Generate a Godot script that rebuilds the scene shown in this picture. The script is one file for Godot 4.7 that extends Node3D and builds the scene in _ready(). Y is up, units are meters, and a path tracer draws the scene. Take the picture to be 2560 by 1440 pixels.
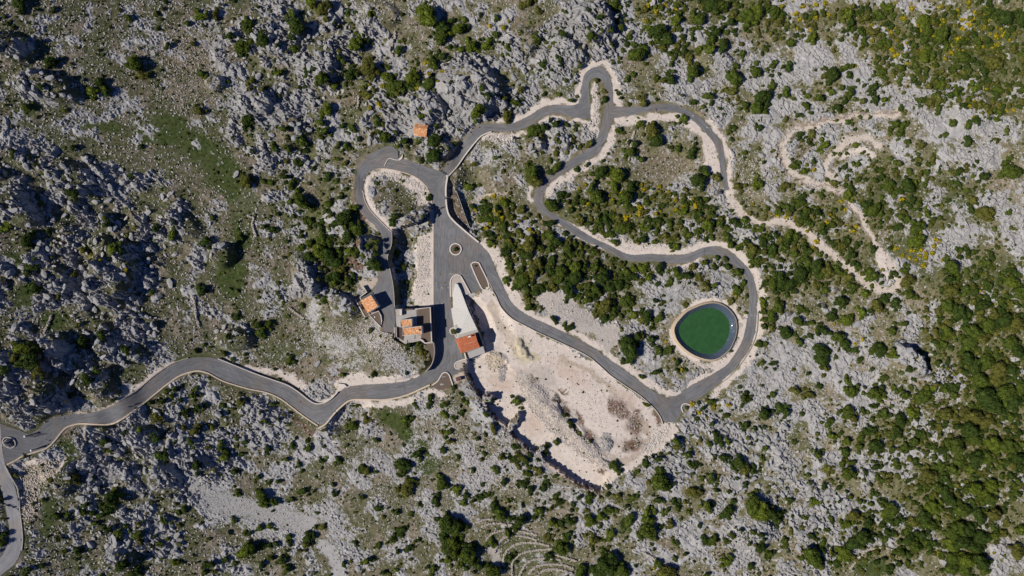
extends Node3D
# A mountain road, its houses, a quarry and a lined reservoir on a karst slope, seen straight down from the air.
# Map space: photograph pixels (2560 x 1440). at() turns a pixel into a point on the ground below the camera.

const K := 0.12                      # metres per pixel at height 0
const VIEW := 40.0                   # vertical field of view
const X0 := -100.0
const Y0 := -75.0
const C := 2.0                       # pixels per terrain cell
const NX := 1381
const NY := 796
const L := 5.0                       # pixels per cell of the land-cover layers
const LX := 554
const LY := 320

var eye := 0.0
var nat := PackedFloat32Array()      # height of the ground above the broad slope
var road_h := PackedFloat32Array()
var road_m := PackedFloat32Array()
var top := PackedFloat32Array()      # finished height of the terrain
var rocky := PackedByteArray()
var lay_r := PackedFloat32Array()    # how much bedrock shows
var lay_a := PackedFloat32Array()    # how rugged it is
var lay_s := PackedFloat32Array()    # scrub
var lay_y := PackedFloat32Array()    # flowering broom
var lay_p := PackedFloat32Array()    # loose pale stones
var soil_r := PackedFloat32Array()
var soil_g := PackedFloat32Array()
var soil_b := PackedFloat32Array()
var mats := {}
var rng := RandomNumberGenerator.new()
var taken := {}

# ------------------------------------------------------------------ helpers
func broad(px: float, py: float) -> float:
	var a := maxf(0.0, 760.0 - px) / 760.0
	var b := maxf(0.0, px - 1800.0) / 760.0
	var away := smoothstep(0.0, 260.0, maxf(maxf(absf(px - 1080.0) - 220.0, absf(py - 780.0) - 250.0), 0.0))   # level where the houses stand
	return 19.5 * pow(a, 1.35) + 12.0 * pow(b, 1.4) + away * 0.8 * sin(px * 0.0051 + 0.6) * sin(py * 0.0063 + 1.1)

func at(px: float, py: float, up := 0.0) -> Vector3:
	var h := broad(px, py)
	var s := K * (eye - h) / eye
	return Vector3((px - 1280.0) * s, h + up, (py - 720.0) * s)

func aloft(px: float, py: float, up: float) -> Vector3:      # a point seen at this pixel that hangs up metres above the ground
	var h := broad(px, py) + up
	var s := K * (eye - h) / eye
	return Vector3((px - 1280.0) * s, h, (py - 720.0) * s)

func cell(px: float, py: float) -> int:
	return clampi(roundi((py - Y0) / C), 0, NY - 1) * NX + clampi(roundi((px - X0) / C), 0, NX - 1)

func ground(px: float, py: float) -> float:                  # height above the broad slope
	return top[cell(px, py)]

func bed(px: float, py: float) -> float:                     # the same without rock relief
	var c := cell(px, py)
	return lerpf(nat[c], road_h[c], road_m[c])

func layer_at(px: float, py: float) -> int:
	return clampi(int((py - Y0) / L), 0, LY - 1) * LX + clampi(int((px - X0) / L), 0, LX - 1)

func numbered(called: String) -> String:
	var n: int = taken.get(called, 0)
	taken[called] = n + 1
	return called if n == 0 else "%s_%03d" % [called, n]

func tag(o: Node, label := "", category := "", group := "", kind := "") -> void:
	if label: o.set_meta("label", label)
	if category: o.set_meta("category", category)
	if group: o.set_meta("group", group)
	if kind: o.set_meta("kind", kind)

func thing(called: String, where: Vector3, label: String, category: String, group := "") -> Node3D:
	var o := Node3D.new()
	o.name = numbered(called)
	add_child(o)
	o.position = where
	tag(o, label, category, group)
	return o

func obj(called: String, mesh: Mesh, mat: Material, parent: Node = null) -> MeshInstance3D:
	var o := MeshInstance3D.new()
	o.mesh = mesh
	o.material_override = mat
	o.cast_shadow = GeometryInstance3D.SHADOW_CASTING_SETTING_ON
	if parent == null:
		o.name = numbered(called)
		add_child(o)
	else:
		o.name = called
		parent.add_child(o, true)
		if parent is Node3D and parent != self:
			o.position = -(parent as Node3D).position if not (parent is MeshInstance3D) else Vector3.ZERO
	return o

func tool() -> SurfaceTool:
	var st := SurfaceTool.new()
	st.begin(Mesh.PRIMITIVE_TRIANGLES)
	st.set_smooth_group(-1)
	return st

func done(st: SurfaceTool) -> ArrayMesh:
	st.generate_normals()
	return st.commit()

func quad(st: SurfaceTool, a: Vector3, b: Vector3, c: Vector3, d: Vector3) -> void:
	for p in [a, b, c, a, c, d]:
		st.set_uv(Vector2(p.x, p.z))
		st.add_vertex(p)

func flat(color: Color, rough := 0.9) -> StandardMaterial3D:   # color: linear base colour
	var m := StandardMaterial3D.new()
	m.albedo_color = color.linear_to_srgb()
	m.roughness = rough
	return m

func grain_texture(seed_: int, freq: float, low: float, high: float, size := 512) -> NoiseTexture2D:
	var n := FastNoiseLite.new()
	n.seed = seed_
	n.frequency = freq
	n.fractal_octaves = 5
	n.fractal_gain = 0.62
	var t := NoiseTexture2D.new()
	t.width = size
	t.height = size
	t.seamless = true
	t.noise = n
	var g := Gradient.new()
	g.set_color(0, Color(low, low, low))
	g.set_color(1, Color(high, high, high))
	t.color_ramp = g
	return t

func grained(color: Color, scale: float, seed_: int, low := 0.7, high := 1.0, rough := 0.92) -> StandardMaterial3D:
	var m := flat(color, rough)
	m.albedo_texture = grain_texture(seed_, 0.03, low, high)
	m.uv1_triplanar = true
	m.uv1_world_triplanar = true
	m.uv1_scale = Vector3.ONE * scale
	return m

# a polygon in map pixels, extruded from y0 to y1 (heights above the broad slope at its first corner)
func prism(st: SurfaceTool, poly: Array, y0: float, y1: float, tops := []) -> void:
	var pts := PackedVector2Array()
	for p in poly:
		pts.append(p)
	if Geometry2D.is_polygon_clockwise(pts):
		pts.reverse()
		tops = tops.duplicate()
		tops.reverse()
	var base := broad(pts[0].x, pts[0].y)
	var n := pts.size()
	var lo: Array[Vector3] = []
	var hi: Array[Vector3] = []
	for i in n:
		var q := at(pts[i].x, pts[i].y)
		lo.append(Vector3(q.x, base + y0, q.z))
		hi.append(Vector3(q.x, base + (tops[i] if tops.size() == n else y1), q.z))
	var tri := Geometry2D.triangulate_polygon(pts)
	for i in range(0, tri.size(), 3):
		var a := hi[tri[i]]; var b := hi[tri[i + 1]]; var c := hi[tri[i + 2]]
		if (b - a).cross(c - a).y > 0: # clockwise from above
			var s := b; b = c; c = s
		for p in [a, b, c]:
			st.set_uv(Vector2(p.x, p.z))
			st.add_vertex(p)
	for i in n:
		var j := (i + 1) % n
		quad(st, lo[i], hi[i], hi[j], lo[j])
		# wound for outward normals; the path tracer draws both sides

func box_px(st: SurfaceTool, x0: float, y0: float, x1: float, y1: float, h0: float, h1: float) -> void:
	prism(st, [Vector2(x0, y0), Vector2(x1, y0), Vector2(x1, y1), Vector2(x0, y1)], h0, h1)

func slab(called: String, poly: Array, y0: float, y1: float, mat: Material, parent: Node = null, tops := []) -> MeshInstance3D:
	var st := tool()
	prism(st, poly, y0, y1, tops)
	return obj(called, done(st), mat, parent)

func smooth_line(pts: Array, step := 4.0, closed := false) -> PackedVector2Array:
	var out := PackedVector2Array()
	var n := pts.size()
	var last := n if closed else n - 1
	for i in last:
		var p0: Vector2 = pts[(i - 1 + n) % n] if closed or i > 0 else pts[i]
		var p1: Vector2 = pts[i]
		var p2: Vector2 = pts[(i + 1) % n]
		var p3: Vector2 = pts[(i + 2) % n] if closed or i + 2 < n else pts[(i + 1) % n]
		var k := maxi(1, int(p1.distance_to(p2) / step))
		for j in k:
			out.append(p1.cubic_interpolate(p2, p0, p3, float(j) / k))
	if not closed:
		out.append(pts[n - 1])
	return out

func vecs(flat_list: Array) -> Array:
	var out := []
	for i in range(0, flat_list.size(), 2):
		out.append(Vector2(flat_list[i], flat_list[i + 1]))
	return out

# a wall or kerb of rectangular section along a line; half: half width in pixels; lo and hi relative to base(point)
func sweep(line: PackedVector2Array, half: float, lo: float, hi: float, closed := false, level := INF, jitter := 0.0) -> ArrayMesh:
	var st := tool()
	var n := line.size()
	var ring := []
	for i in n:
		var a := line[(i - 1 + n) % n] if closed or i > 0 else line[i]
		var b := line[(i + 1) % n] if closed or i < n - 1 else line[i]
		var d := (b - a).normalized()
		var nn := Vector2(-d.y, d.x) * half
		var lev: float = level if level != INF else bed(line[i].x, line[i].y)
		var t := hi + rng.randf_range(-jitter, jitter)
		var l := line[i] + nn * (1.0 + rng.randf_range(-jitter, jitter))
		var r := line[i] - nn * (1.0 + rng.randf_range(-jitter, jitter))
		var bev := 0.06
		ring.append([at(l.x, l.y, lev + lo), at(l.x, l.y, lev + t - bev), at(lerpf(l.x, r.x, 0.1), lerpf(l.y, r.y, 0.1), lev + t), at(lerpf(r.x, l.x, 0.1), lerpf(r.y, l.y, 0.1), lev + t), at(r.x, r.y, lev + t - bev), at(r.x, r.y, lev + lo)])
	var last := n if closed else n - 1
	for i in last:
		var p: Array = ring[i]
		var q: Array = ring[(i + 1) % n]
		for k in 5:
			quad(st, p[k], q[k], q[k + 1], p[k + 1])
	if not closed:
		for e in [0, n - 1]:
			var p: Array = ring[e]
			quad(st, p[0], p[1], p[4], p[5])
			quad(st, p[1], p[2], p[3], p[4])
	return done(st)

func beam(st: SurfaceTool, a: Vector3, b: Vector3, r: float, sides := 6, r2 := -1.0) -> void:
	if r2 < 0.0: r2 = r
	var d := (b - a).normalized()
	var u := d.cross(Vector3.UP if absf(d.y) < 0.9 else Vector3.RIGHT).normalized()
	var v := d.cross(u)
	for i in sides:
		var t0 := TAU * i / sides
		var t1 := TAU * (i + 1) / sides
		var e0 := u * cos(t0) + v * sin(t0)
		var e1 := u * cos(t1) + v * sin(t1)
		quad(st, a + e0 * r, a + e1 * r, b + e1 * r2, b + e0 * r2)
		for p in [b, b + e0 * r2, b + e1 * r2, a, a + e1 * r, a + e0 * r]:
			st.add_vertex(p)

# ------------------------------------------------------------------ land cover
const GREEN := Color(0.054, 0.074, 0.012)
const OLIVE := Color(0.10, 0.105, 0.042)
const DRY := Color(0.185, 0.15, 0.095)
const PALE := Color(0.65, 0.565, 0.495)
const TAN := Color(0.50, 0.42, 0.345)
const EARTH := Color(0.17, 0.10, 0.07)
const DARKEARTH := Color(0.075, 0.05, 0.04)
const STRAW := Color(0.54, 0.46, 0.32)

func blob(lay: PackedFloat32Array, d: Array) -> void:        # cx, cy, rx, ry, degrees, value
	var cx: float = d[0]; var cy: float = d[1]; var rx: float = d[2]; var ry: float = d[3]
	var ca := cos(deg_to_rad(d[4])); var sa := sin(deg_to_rad(d[4]))
	var m := maxf(rx, ry) * 1.25
	for j in range(maxi(0, int((cy - m - Y0) / L)), mini(LY, int((cy + m - Y0) / L) + 1)):
		for i in range(maxi(0, int((cx - m - X0) / L)), mini(LX, int((cx + m - X0) / L) + 1)):
			var dx := X0 + i * L - cx; var dy := Y0 + j * L - cy
			var u := (dx * ca + dy * sa) / rx; var v := (-dx * sa + dy * ca) / ry
			var q := sqrt(u * u + v * v)
			if q < 1.25:
				var w := 1.0 - smoothstep(0.65, 1.25, q)
				var c := j * LX + i
				lay[c] = lerpf(lay[c], d[5], w)

func tint(i: int, color: Color, w: float) -> void:
	soil_r[i] = lerpf(soil_r[i], color.r, w)
	soil_g[i] = lerpf(soil_g[i], color.g, w)
	soil_b[i] = lerpf(soil_b[i], color.b, w)

func soil(color: Color, list: Array, hard := 0.6) -> void:      # cx, cy, rx, ry, degrees each
	for d in list:
		var cx: float = d[0]; var cy: float = d[1]; var rx: float = d[2]; var ry: float = d[3]
		var ca := cos(deg_to_rad(d[4])); var sa := sin(deg_to_rad(d[4]))
		var m := maxf(rx, ry) * 1.3
		for j in range(maxi(0, int((cy - m - Y0) / L)), mini(LY, int((cy + m - Y0) / L) + 1)):
			for i in range(maxi(0, int((cx - m - X0) / L)), mini(LX, int((cx + m - X0) / L) + 1)):
				var dx := X0 + i * L - cx; var dy := Y0 + j * L - cy
				var u := (dx * ca + dy * sa) / rx; var v := (-dx * sa + dy * ca) / ry
				var q := sqrt(u * u + v * v)
				if q < 1.3:
					tint(j * LX + i, color, 1.0 - smoothstep(hard, 1.3, q))

# earth laid bare along a line: colour, no bedrock, no scrub
func bare_line(color: Color, half: float, pts: Array, keep_rock := 0.0) -> void:
	var line := smooth_line(vecs(pts), 4.0)
	for p in line:
		var m := half * 1.5
		for j in range(maxi(0, int((p.y - m - Y0) / L)), mini(LY, int((p.y + m - Y0) / L) + 2)):
			for i in range(maxi(0, int((p.x - m - X0) / L)), mini(LX, int((p.x + m - X0) / L) + 2)):
				var q := Vector2(X0 + i * L, Y0 + j * L).distance_to(p) / half
				if q < 1.4:
					var w := 1.0 - smoothstep(0.7, 1.4, q)
					var c := j * LX + i
					tint(c, color, w)
					lay_r[c] = lerpf(lay_r[c], minf(lay_r[c], keep_rock), w)
					lay_s[c] = lerpf(lay_s[c], 0.0, w)
					lay_p[c] = lerpf(lay_p[c], 0.8, w)

func bare_poly(color: Color, pts: Array, rock := 0.0, stones := 0.5) -> void:
	var poly := PackedVector2Array(vecs(pts))
	var lo := poly[0]; var hi := poly[0]
	for p in poly:
		lo = lo.min(p); hi = hi.max(p)
	for j in range(maxi(0, int((lo.y - Y0) / L)), mini(LY, int((hi.y - Y0) / L) + 2)):
		for i in range(maxi(0, int((lo.x - X0) / L)), mini(LX, int((hi.x - X0) / L) + 2)):
			if Geometry2D.is_point_in_polygon(Vector2(X0 + i * L, Y0 + j * L), poly):
				var c := j * LX + i
				tint(c, color, 1.0)
				lay_r[c] = rock
				lay_s[c] = 0.0
				lay_p[c] = stones

func raise_poly(pts: Array, value: float, additive := false, ragged := 0.0) -> void:
	var nz := FastNoiseLite.new(); nz.seed = 8; nz.frequency = 0.07; nz.fractal_octaves = 3
	var poly := PackedVector2Array(vecs(pts))
	var lo := poly[0]; var hi := poly[0]
	for p in poly:
		lo = lo.min(p); hi = hi.max(p)
	for j in range(maxi(0, int((lo.y - Y0) / C)), mini(NY, int((hi.y - Y0) / C) + 2)):
		for i in range(maxi(0, int((lo.x - X0) / C)), mini(NX, int((hi.x - X0) / C) + 2)):
			var at_ := Vector2(X0 + i * C, Y0 + j * C)
			if ragged > 0.0: at_ += Vector2(nz.get_noise_2d(at_.x, at_.y), nz.get_noise_2d(at_.y + 500.0, at_.x)) * ragged * 2.0
			if Geometry2D.is_point_in_polygon(at_, poly):
				nat[j * NX + i] = value + (nat[j * NX + i] if additive else 0.0)

func raise(list: Array, plateau := 2.2) -> void:                # crags: cx, cy, rx, ry, degrees, height
	for d in list:
		var cx: float = d[0]; var cy: float = d[1]; var rx: float = d[2]; var ry: float = d[3]
		var ca := cos(deg_to_rad(d[4])); var sa := sin(deg_to_rad(d[4]))
		var m := maxf(rx, ry)
		for j in range(maxi(0, int((cy - m - Y0) / C)), mini(NY, int((cy + m - Y0) / C) + 1)):
			for i in range(maxi(0, int((cx - m - X0) / C)), mini(NX, int((cx + m - X0) / C) + 1)):
				var dx := X0 + i * C - cx; var dy := Y0 + j * C - cy
				var u := (dx * ca + dy * sa) / rx; var v := (-dx * sa + dy * ca) / ry
				var q := sqrt(u * u + v * v)
				if q < 1.0:
					nat[j * NX + i] += d[5] * smoothstep(0.0, 1.0, (1.0 - q) * plateau)

const ROCK := [ # cx, cy, rx, ry, degrees, bedrock, ruggedness
	[300,150,360,190,0,.36,.35],[110,215,110,45,10,.85,.75],[30,110,70,50,0,.72,.85],[230,275,90,25,8,.88,.35],[570,90,90,80,0,.86,.35],[600,240,70,40,0,.86,.4],
	[420,420,170,100,20,.2,.4],[60,480,130,110,0,.75,.95],[250,560,270,160,25,.64,.95],[310,740,130,130,0,.82,1],[90,700,120,80,0,.7,.85],[70,960,150,95,0,.88,1],[200,850,200,80,0,.66,.85],
	[480,760,90,120,0,.38,.45],[600,690,60,220,0,.16,.3],[565,425,75,60,30,.05,.3],[560,640,35,40,0,.97,.9],[590,840,60,40,0,.82,.85],[370,490,120,60,20,.75,.8],
	[760,120,200,130,0,.8,.9],[700,330,130,120,0,.76,.8],[1170,230,140,105,0,.97,.9],[1000,300,120,80,0,.86,.9],[880,260,28,55,10,.1,.3],[1040,60,90,50,0,.6,.5],[940,120,40,30,0,.3,.4],
	[760,480,120,80,0,.6,.6],[770,690,45,65,30,.93,.9],[930,620,55,38,30,.93,.9],[850,760,60,40,40,.86,.8],[900,850,200,90,15,.5,.14],[700,890,130,80,0,.35,.2],
	[1400,130,150,90,0,.8,.75],[1480,60,90,70,0,.92,.9],[1300,60,50,40,0,.55,.5],[1750,180,190,120,30,.8,.4],[2050,150,140,60,0,.96,.28],[2350,330,190,85,0,.94,.28],[2450,230,90,50,0,.6,.3],
	[2200,200,120,60,0,.76,.25],[2000,210,150,80,0,.78,.25],[1930,330,90,80,0,.82,.3],[2230,400,120,60,0,.62,.25],[2520,570,70,70,0,.72,.3],[2400,590,50,40,0,.9,.3],[2150,560,150,120,0,.3,.3],
	[1720,720,110,60,0,.92,.33],[1640,760,90,70,0,.86,.35],[1620,880,90,70,0,.7,.3],[2000,930,190,130,0,.93,.3],[2150,1050,190,130,0,.72,.38],[1900,1180,170,160,0,.85,.55],[2050,1350,150,110,0,.76,.55],
	[1650,1300,200,150,0,.62,.3],[1750,1120,150,90,0,.82,.5],[1300,1180,190,100,0,.62,.18],[1080,1080,110,80,0,.58,.13],[900,1250,320,150,20,.58,.3],[650,1280,210,60,15,.96,.1],
	[300,1200,200,150,0,.86,.8],[170,1200,60,80,0,.7,.6],[480,1100,200,100,0,.86,.65],[150,1370,140,70,0,.6,.5],[600,1060,120,70,0,.86,.55],[90,1230,45,90,0,.25,.3],
	[2450,100,160,120,0,.2,.25],[2480,900,140,300,0,.22,.3],[2200,60,250,50,0,.35,.25],[1650,410,80,55,0,.1,.2],[1560,520,190,60,0,.25,.3],[1400,640,170,110,0,.4,.3],
	[1050,545,62,28,-33,1,.7],[1330,350,60,45,0,.78,.6],[1420,330,60,50,0,.75,.5],[1220,480,80,60,0,.3,.3],[350,1330,150,80,0,.8,.6],[2300,900,90,50,35,.8,.6],[1570,180,90,60,0,.62,.4],
	[1990,1080,30,45,20,.08,.2],[2170,1415,60,40,0,.05,.2],[1010,1075,60,30,35,.12,.2],[1065,1165,45,35,0,.12,.2],[120,1290,25,65,0,.06,.2],[165,1135,35,40,0,.3,.4],[1300,1385,130,70,0,.03,.2],
	[940,700,40,40,0,.3,.3],[985,390,40,25,0,.8,.6],[1090,380,60,40,0,.85,.8],[1000,480,70,45,0,.25,.4],[1030,700,50,130,0,.25,.25],[500,370,80,42,30,.1,.3],[400,335,85,30,0,.16,.3],[585,470,36,40,0,.08,.3],[1035,1105,80,24,46,.06,.2],[602,590,30,120,0,.08,.3],[576,700,48,70,0,.04,.2],[985,1042,60,18,0,.08,.2],[130,800,42,30,0,.1,.3],[60,745,30,40,0,.1,.3]]
const SCRUB := [
	[250,600,330,560,0,.07],[1750,60,270,95,0,.85],[2100,110,360,120,0,.8],[2450,150,200,180,0,.95],[1400,680,210,140,0,.95],[1230,560,70,75,0,.9],[1600,540,260,80,0,.85],[2000,620,200,130,0,.85],
	[2450,850,150,260,0,.97],[2400,1150,250,200,0,.97],[2200,1320,260,120,0,.75],[1900,1250,250,150,0,.4],[1400,1300,260,120,0,.35],[800,480,150,150,0,.5],[850,600,100,120,0,.75],[900,1250,320,150,0,.14],
	[2260,480,220,90,0,.7],[1900,180,200,100,0,.4],[2050,150,120,50,0,.05],[2350,330,150,60,0,.15],[1990,920,130,70,0,.12],[1740,720,90,50,0,.2],[1660,410,70,45,0,.05],[950,200,200,120,0,.45],[1170,240,100,70,0,.12],
	[650,1290,200,50,15,.03],[900,880,220,90,0,.12],[1400,350,100,60,0,.5],[1020,480,60,40,0,.5],[1310,1385,110,60,0,.03],[2250,470,200,100,0,.75]]
const BROOM := [
	[1060,190,70,45,0,.8],[940,230,40,60,0,.5],[1220,525,45,50,0,1],[1260,570,80,50,0,.7],[1560,510,180,60,0,.7],[1650,520,110,50,0,.6],[2330,80,220,80,0,.9],[2000,40,90,45,0,.7],[2270,630,80,50,0,.9],[1900,510,70,40,0,.5],
	[2340,610,60,50,0,.6],[1220,60,60,50,0,.5],[1640,30,60,30,0,.4],[2150,500,100,50,0,.4],[2450,780,110,100,0,.45],[2430,1390,90,40,0,.5],[2380,880,70,60,0,.3],[1690,890,40,80,0,.35],[1790,1000,50,40,0,.5],[2060,560,100,60,0,.35],[230,650,25,15,0,.6],[2480,250,90,70,0,.5],[2540,560,40,60,0,.2],[2100,830,80,40,0,.3]]
const CRAGS := [
	[1180,225,100,74,20,4.2],[1060,275,62,52,0,3.2],[1335,362,34,24,0,2.6],[285,690,72,100,14,5.0],[1048,547,60,27,-33,3.4],[70,965,125,85,30,4.5],[55,525,75,50,35,3.6],[560,640,34,38,0,3.4],[150,700,50,35,30,2.8],
	[1480,60,66,62,0,4.0],[1420,130,60,40,30,2.4],[770,690,34,74,-28,3.2],[932,618,46,30,30,3.0],[862,762,50,28,42,2.6],[145,860,40,30,30,3.5],[2268,900,70,34,42,4.0],[415,1190,50,38,0,3.2],[360,1090,42,32,0,2.6],[165,1200,28,52,15,2.4],
	[300,1400,56,34,0,2.8],[120,220,100,44,18,3.0],[30,120,70,44,30,3.0],[255,610,36,26,0,2.6],[450,560,70,36,25,1.8],[180,450,80,50,30,2.5],[700,90,80,60,0,2.8],[640,260,60,40,0,2.2],[800,150,70,60,0,2.5],[700,320,90,60,20,2.0],[540,210,30,24,0,2.2],
	[590,850,56,34,0,2.8],[300,880,80,36,15,2.2],[170,900,60,30,20,1.5],[1100,380,40,30,0,2.2],[250,1060,40,26,0,2.0],[1880,1330,60,60,0,1.6],[500,1170,60,34,20,1.6],[950,40,60,40,0,1.8],[1300,110,50,50,0,1.6],[1790,150,60,36,30,1.4],[2430,280,60,60,0,1.2],[300,1010,80,40,20,2.0],[240,960,60,40,20,2.5],[1400,360,34,22,0,2.0]]

# asphalt: rows of left edge, right edge
const ROADS := {
	"valley_road": [-70,900,-30,900, -60,980,-12,980, -48,1050,0,1050, -42,1110,5,1110, -28,1165,13,1162, -8,1205,30,1205, 8,1250,42,1250, 20,1300,51,1300, 24,1335,55,1345, 18,1365,52,1378, -2,1398,36,1410, -30,1420,5,1436, -60,1440,-30,1470],
	"entry_road": [0,1059,12,1160, 40,1072,58,1138, 72,1084,92,1127, 95,1073,117,1117, 115,1055,137,1098, 134,1044,152,1079, 160,1038,170,1065, 200,1035,200,1057, 235,1030,240,1057, 270,1020,282,1056, 305,1003,316,1040, 340,981,354,1010, 368,957,390,980, 395,936,415,960, 433,911,447,938, 473,896,480,927, 515,893,502,925, 547,898,526,932, 583,913,562,951, 640,936,620,969, 680,950,665,978, 717,963,700,993, 745,980,730,1014, 772,1001,760,1037, 790,1010,795,1059, 808,1009,814,1056, 828,999,832,1034, 845,982,852,1014, 870,968,876,998, 912,962,914,996, 963,959,965,997, 1008,954,1015,986, 1042,943,1056,968, 1062,931,1092,950, 1077,917,1120,942, 1083,905,1152,928, 1086,892,1160,900, 1088,868,1150,868, 1088,840,1141,840, 1086,800,1134,800, 1085,760,1128,760, 1085,720,1128,720, 1085,690,1132,690],
	"plaza_road": [1100,428,1120,438, 1078,475,1114,475, 1084,515,1117,516, 1085,545,1129,543, 1085,565,1150,567, 1085,590,1180,592, 1085,612,1204,614, 1085,635,1223,636, 1085,655,1232,655, 1085,675,1239,675, 1085,695,1248,695],
	"parking_bay": [1140,690,1190,690, 1152,700,1196,700, 1165,716,1202,712, 1176,733,1207,722],
	"quarry_road": [1190,676,1239,676, 1214,692,1248,694, 1228,715,1257,713, 1240,738,1266,733, 1255,768,1278,755, 1280,794,1300,776, 1313,812,1330,794, 1347,829,1362,808, 1413,859,1428,840, 1467,886,1482,868, 1497,909,1515,893, 1527,936,1548,916, 1563,961,1585,943, 1600,986,1622,971, 1633,1016,1658,991, 1650,1039,1692,1008, 1657,1051,1704,1028, 1662,1055,1690,1055],
	"reservoir_road": [1668,1022,1676,996, 1703,1027,1668,994, 1733,1007,1697,986, 1773,977,1723,966, 1797,958,1752,951, 1824,935,1793,928, 1847,910,1820,908, 1873,870,1847,868, 1887,830,1861,832, 1891,780,1870,780, 1890,722,1874,735, 1877,681,1860,690, 1853,653,1832,662, 1827,630,1806,644, 1798,617,1785,638, 1763,618,1760,639, 1723,633,1724,655, 1680,638,1686,659, 1630,635,1630,652, 1580,637,1578,653, 1553,629,1535,638, 1520,612,1500,618, 1487,597,1462,603, 1447,573,1424,579, 1407,547,1389,554, 1380,530,1350,530, 1363,513,1338,511, 1358,497,1334,492, 1361,480,1341,474, 1377,457,1357,447, 1420,427,1407,413, 1467,400,1453,383, 1497,380,1486,361, 1513,353,1497,333, 1524,323,1504,308, 1533,297,1509,285, 1534,268,1513,266, 1532,248,1519,250, 1532,230,1520,232, 1528,207,1513,218, 1519,181,1507,203, 1502,168,1493,195, 1480,170,1481,197, 1461,187,1473,208, 1455,213,1473,228, 1452,245,1475,255, 1445,259,1475,285, 1432,263,1470,297, 1418,264,1425,291, 1387,262,1396,283, 1353,270,1362,290, 1323,289,1327,315, 1280,308,1281,328, 1245,310,1247,328, 1213,310,1225,328, 1193,317,1205,337, 1173,333,1187,353, 1153,360,1163,383, 1130,393,1140,416, 1104,426,1121,438],
	"upper_road": [1524,268,1528,296, 1540,266,1545,294, 1580,268,1580,288, 1630,262,1630,278, 1673,260,1673,278, 1703,267,1699,283, 1740,287,1731,301, 1770,313,1757,325, 1793,343,1782,355, 1807,367,1795,379, 1813,417,1800,419, 1822,475,1810,476],
	"loop_road": [1102,428,1080,490, 1070,418,1060,458, 1035,405,1030,438, 1005,398,1000,428, 965,392,962,421, 930,394,938,424, 905,404,920,435, 893,430,911,453, 891,470,910,477, 894,502,918,504, 906,528,932,527, 922,550,951,548, 943,567,969,566, 957,588,984,583, 961,605,983,613, 952,640,973,647, 953,680,980,681, 944,715,987,720, 928,745,990,752, 946,775,991,785, 959,800,992,813, 964,826,990,832],
	"turning_spur": [912,392,925,404, 942,376,950,404, 975,365,985,402, 994,377,997,400]}

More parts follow.
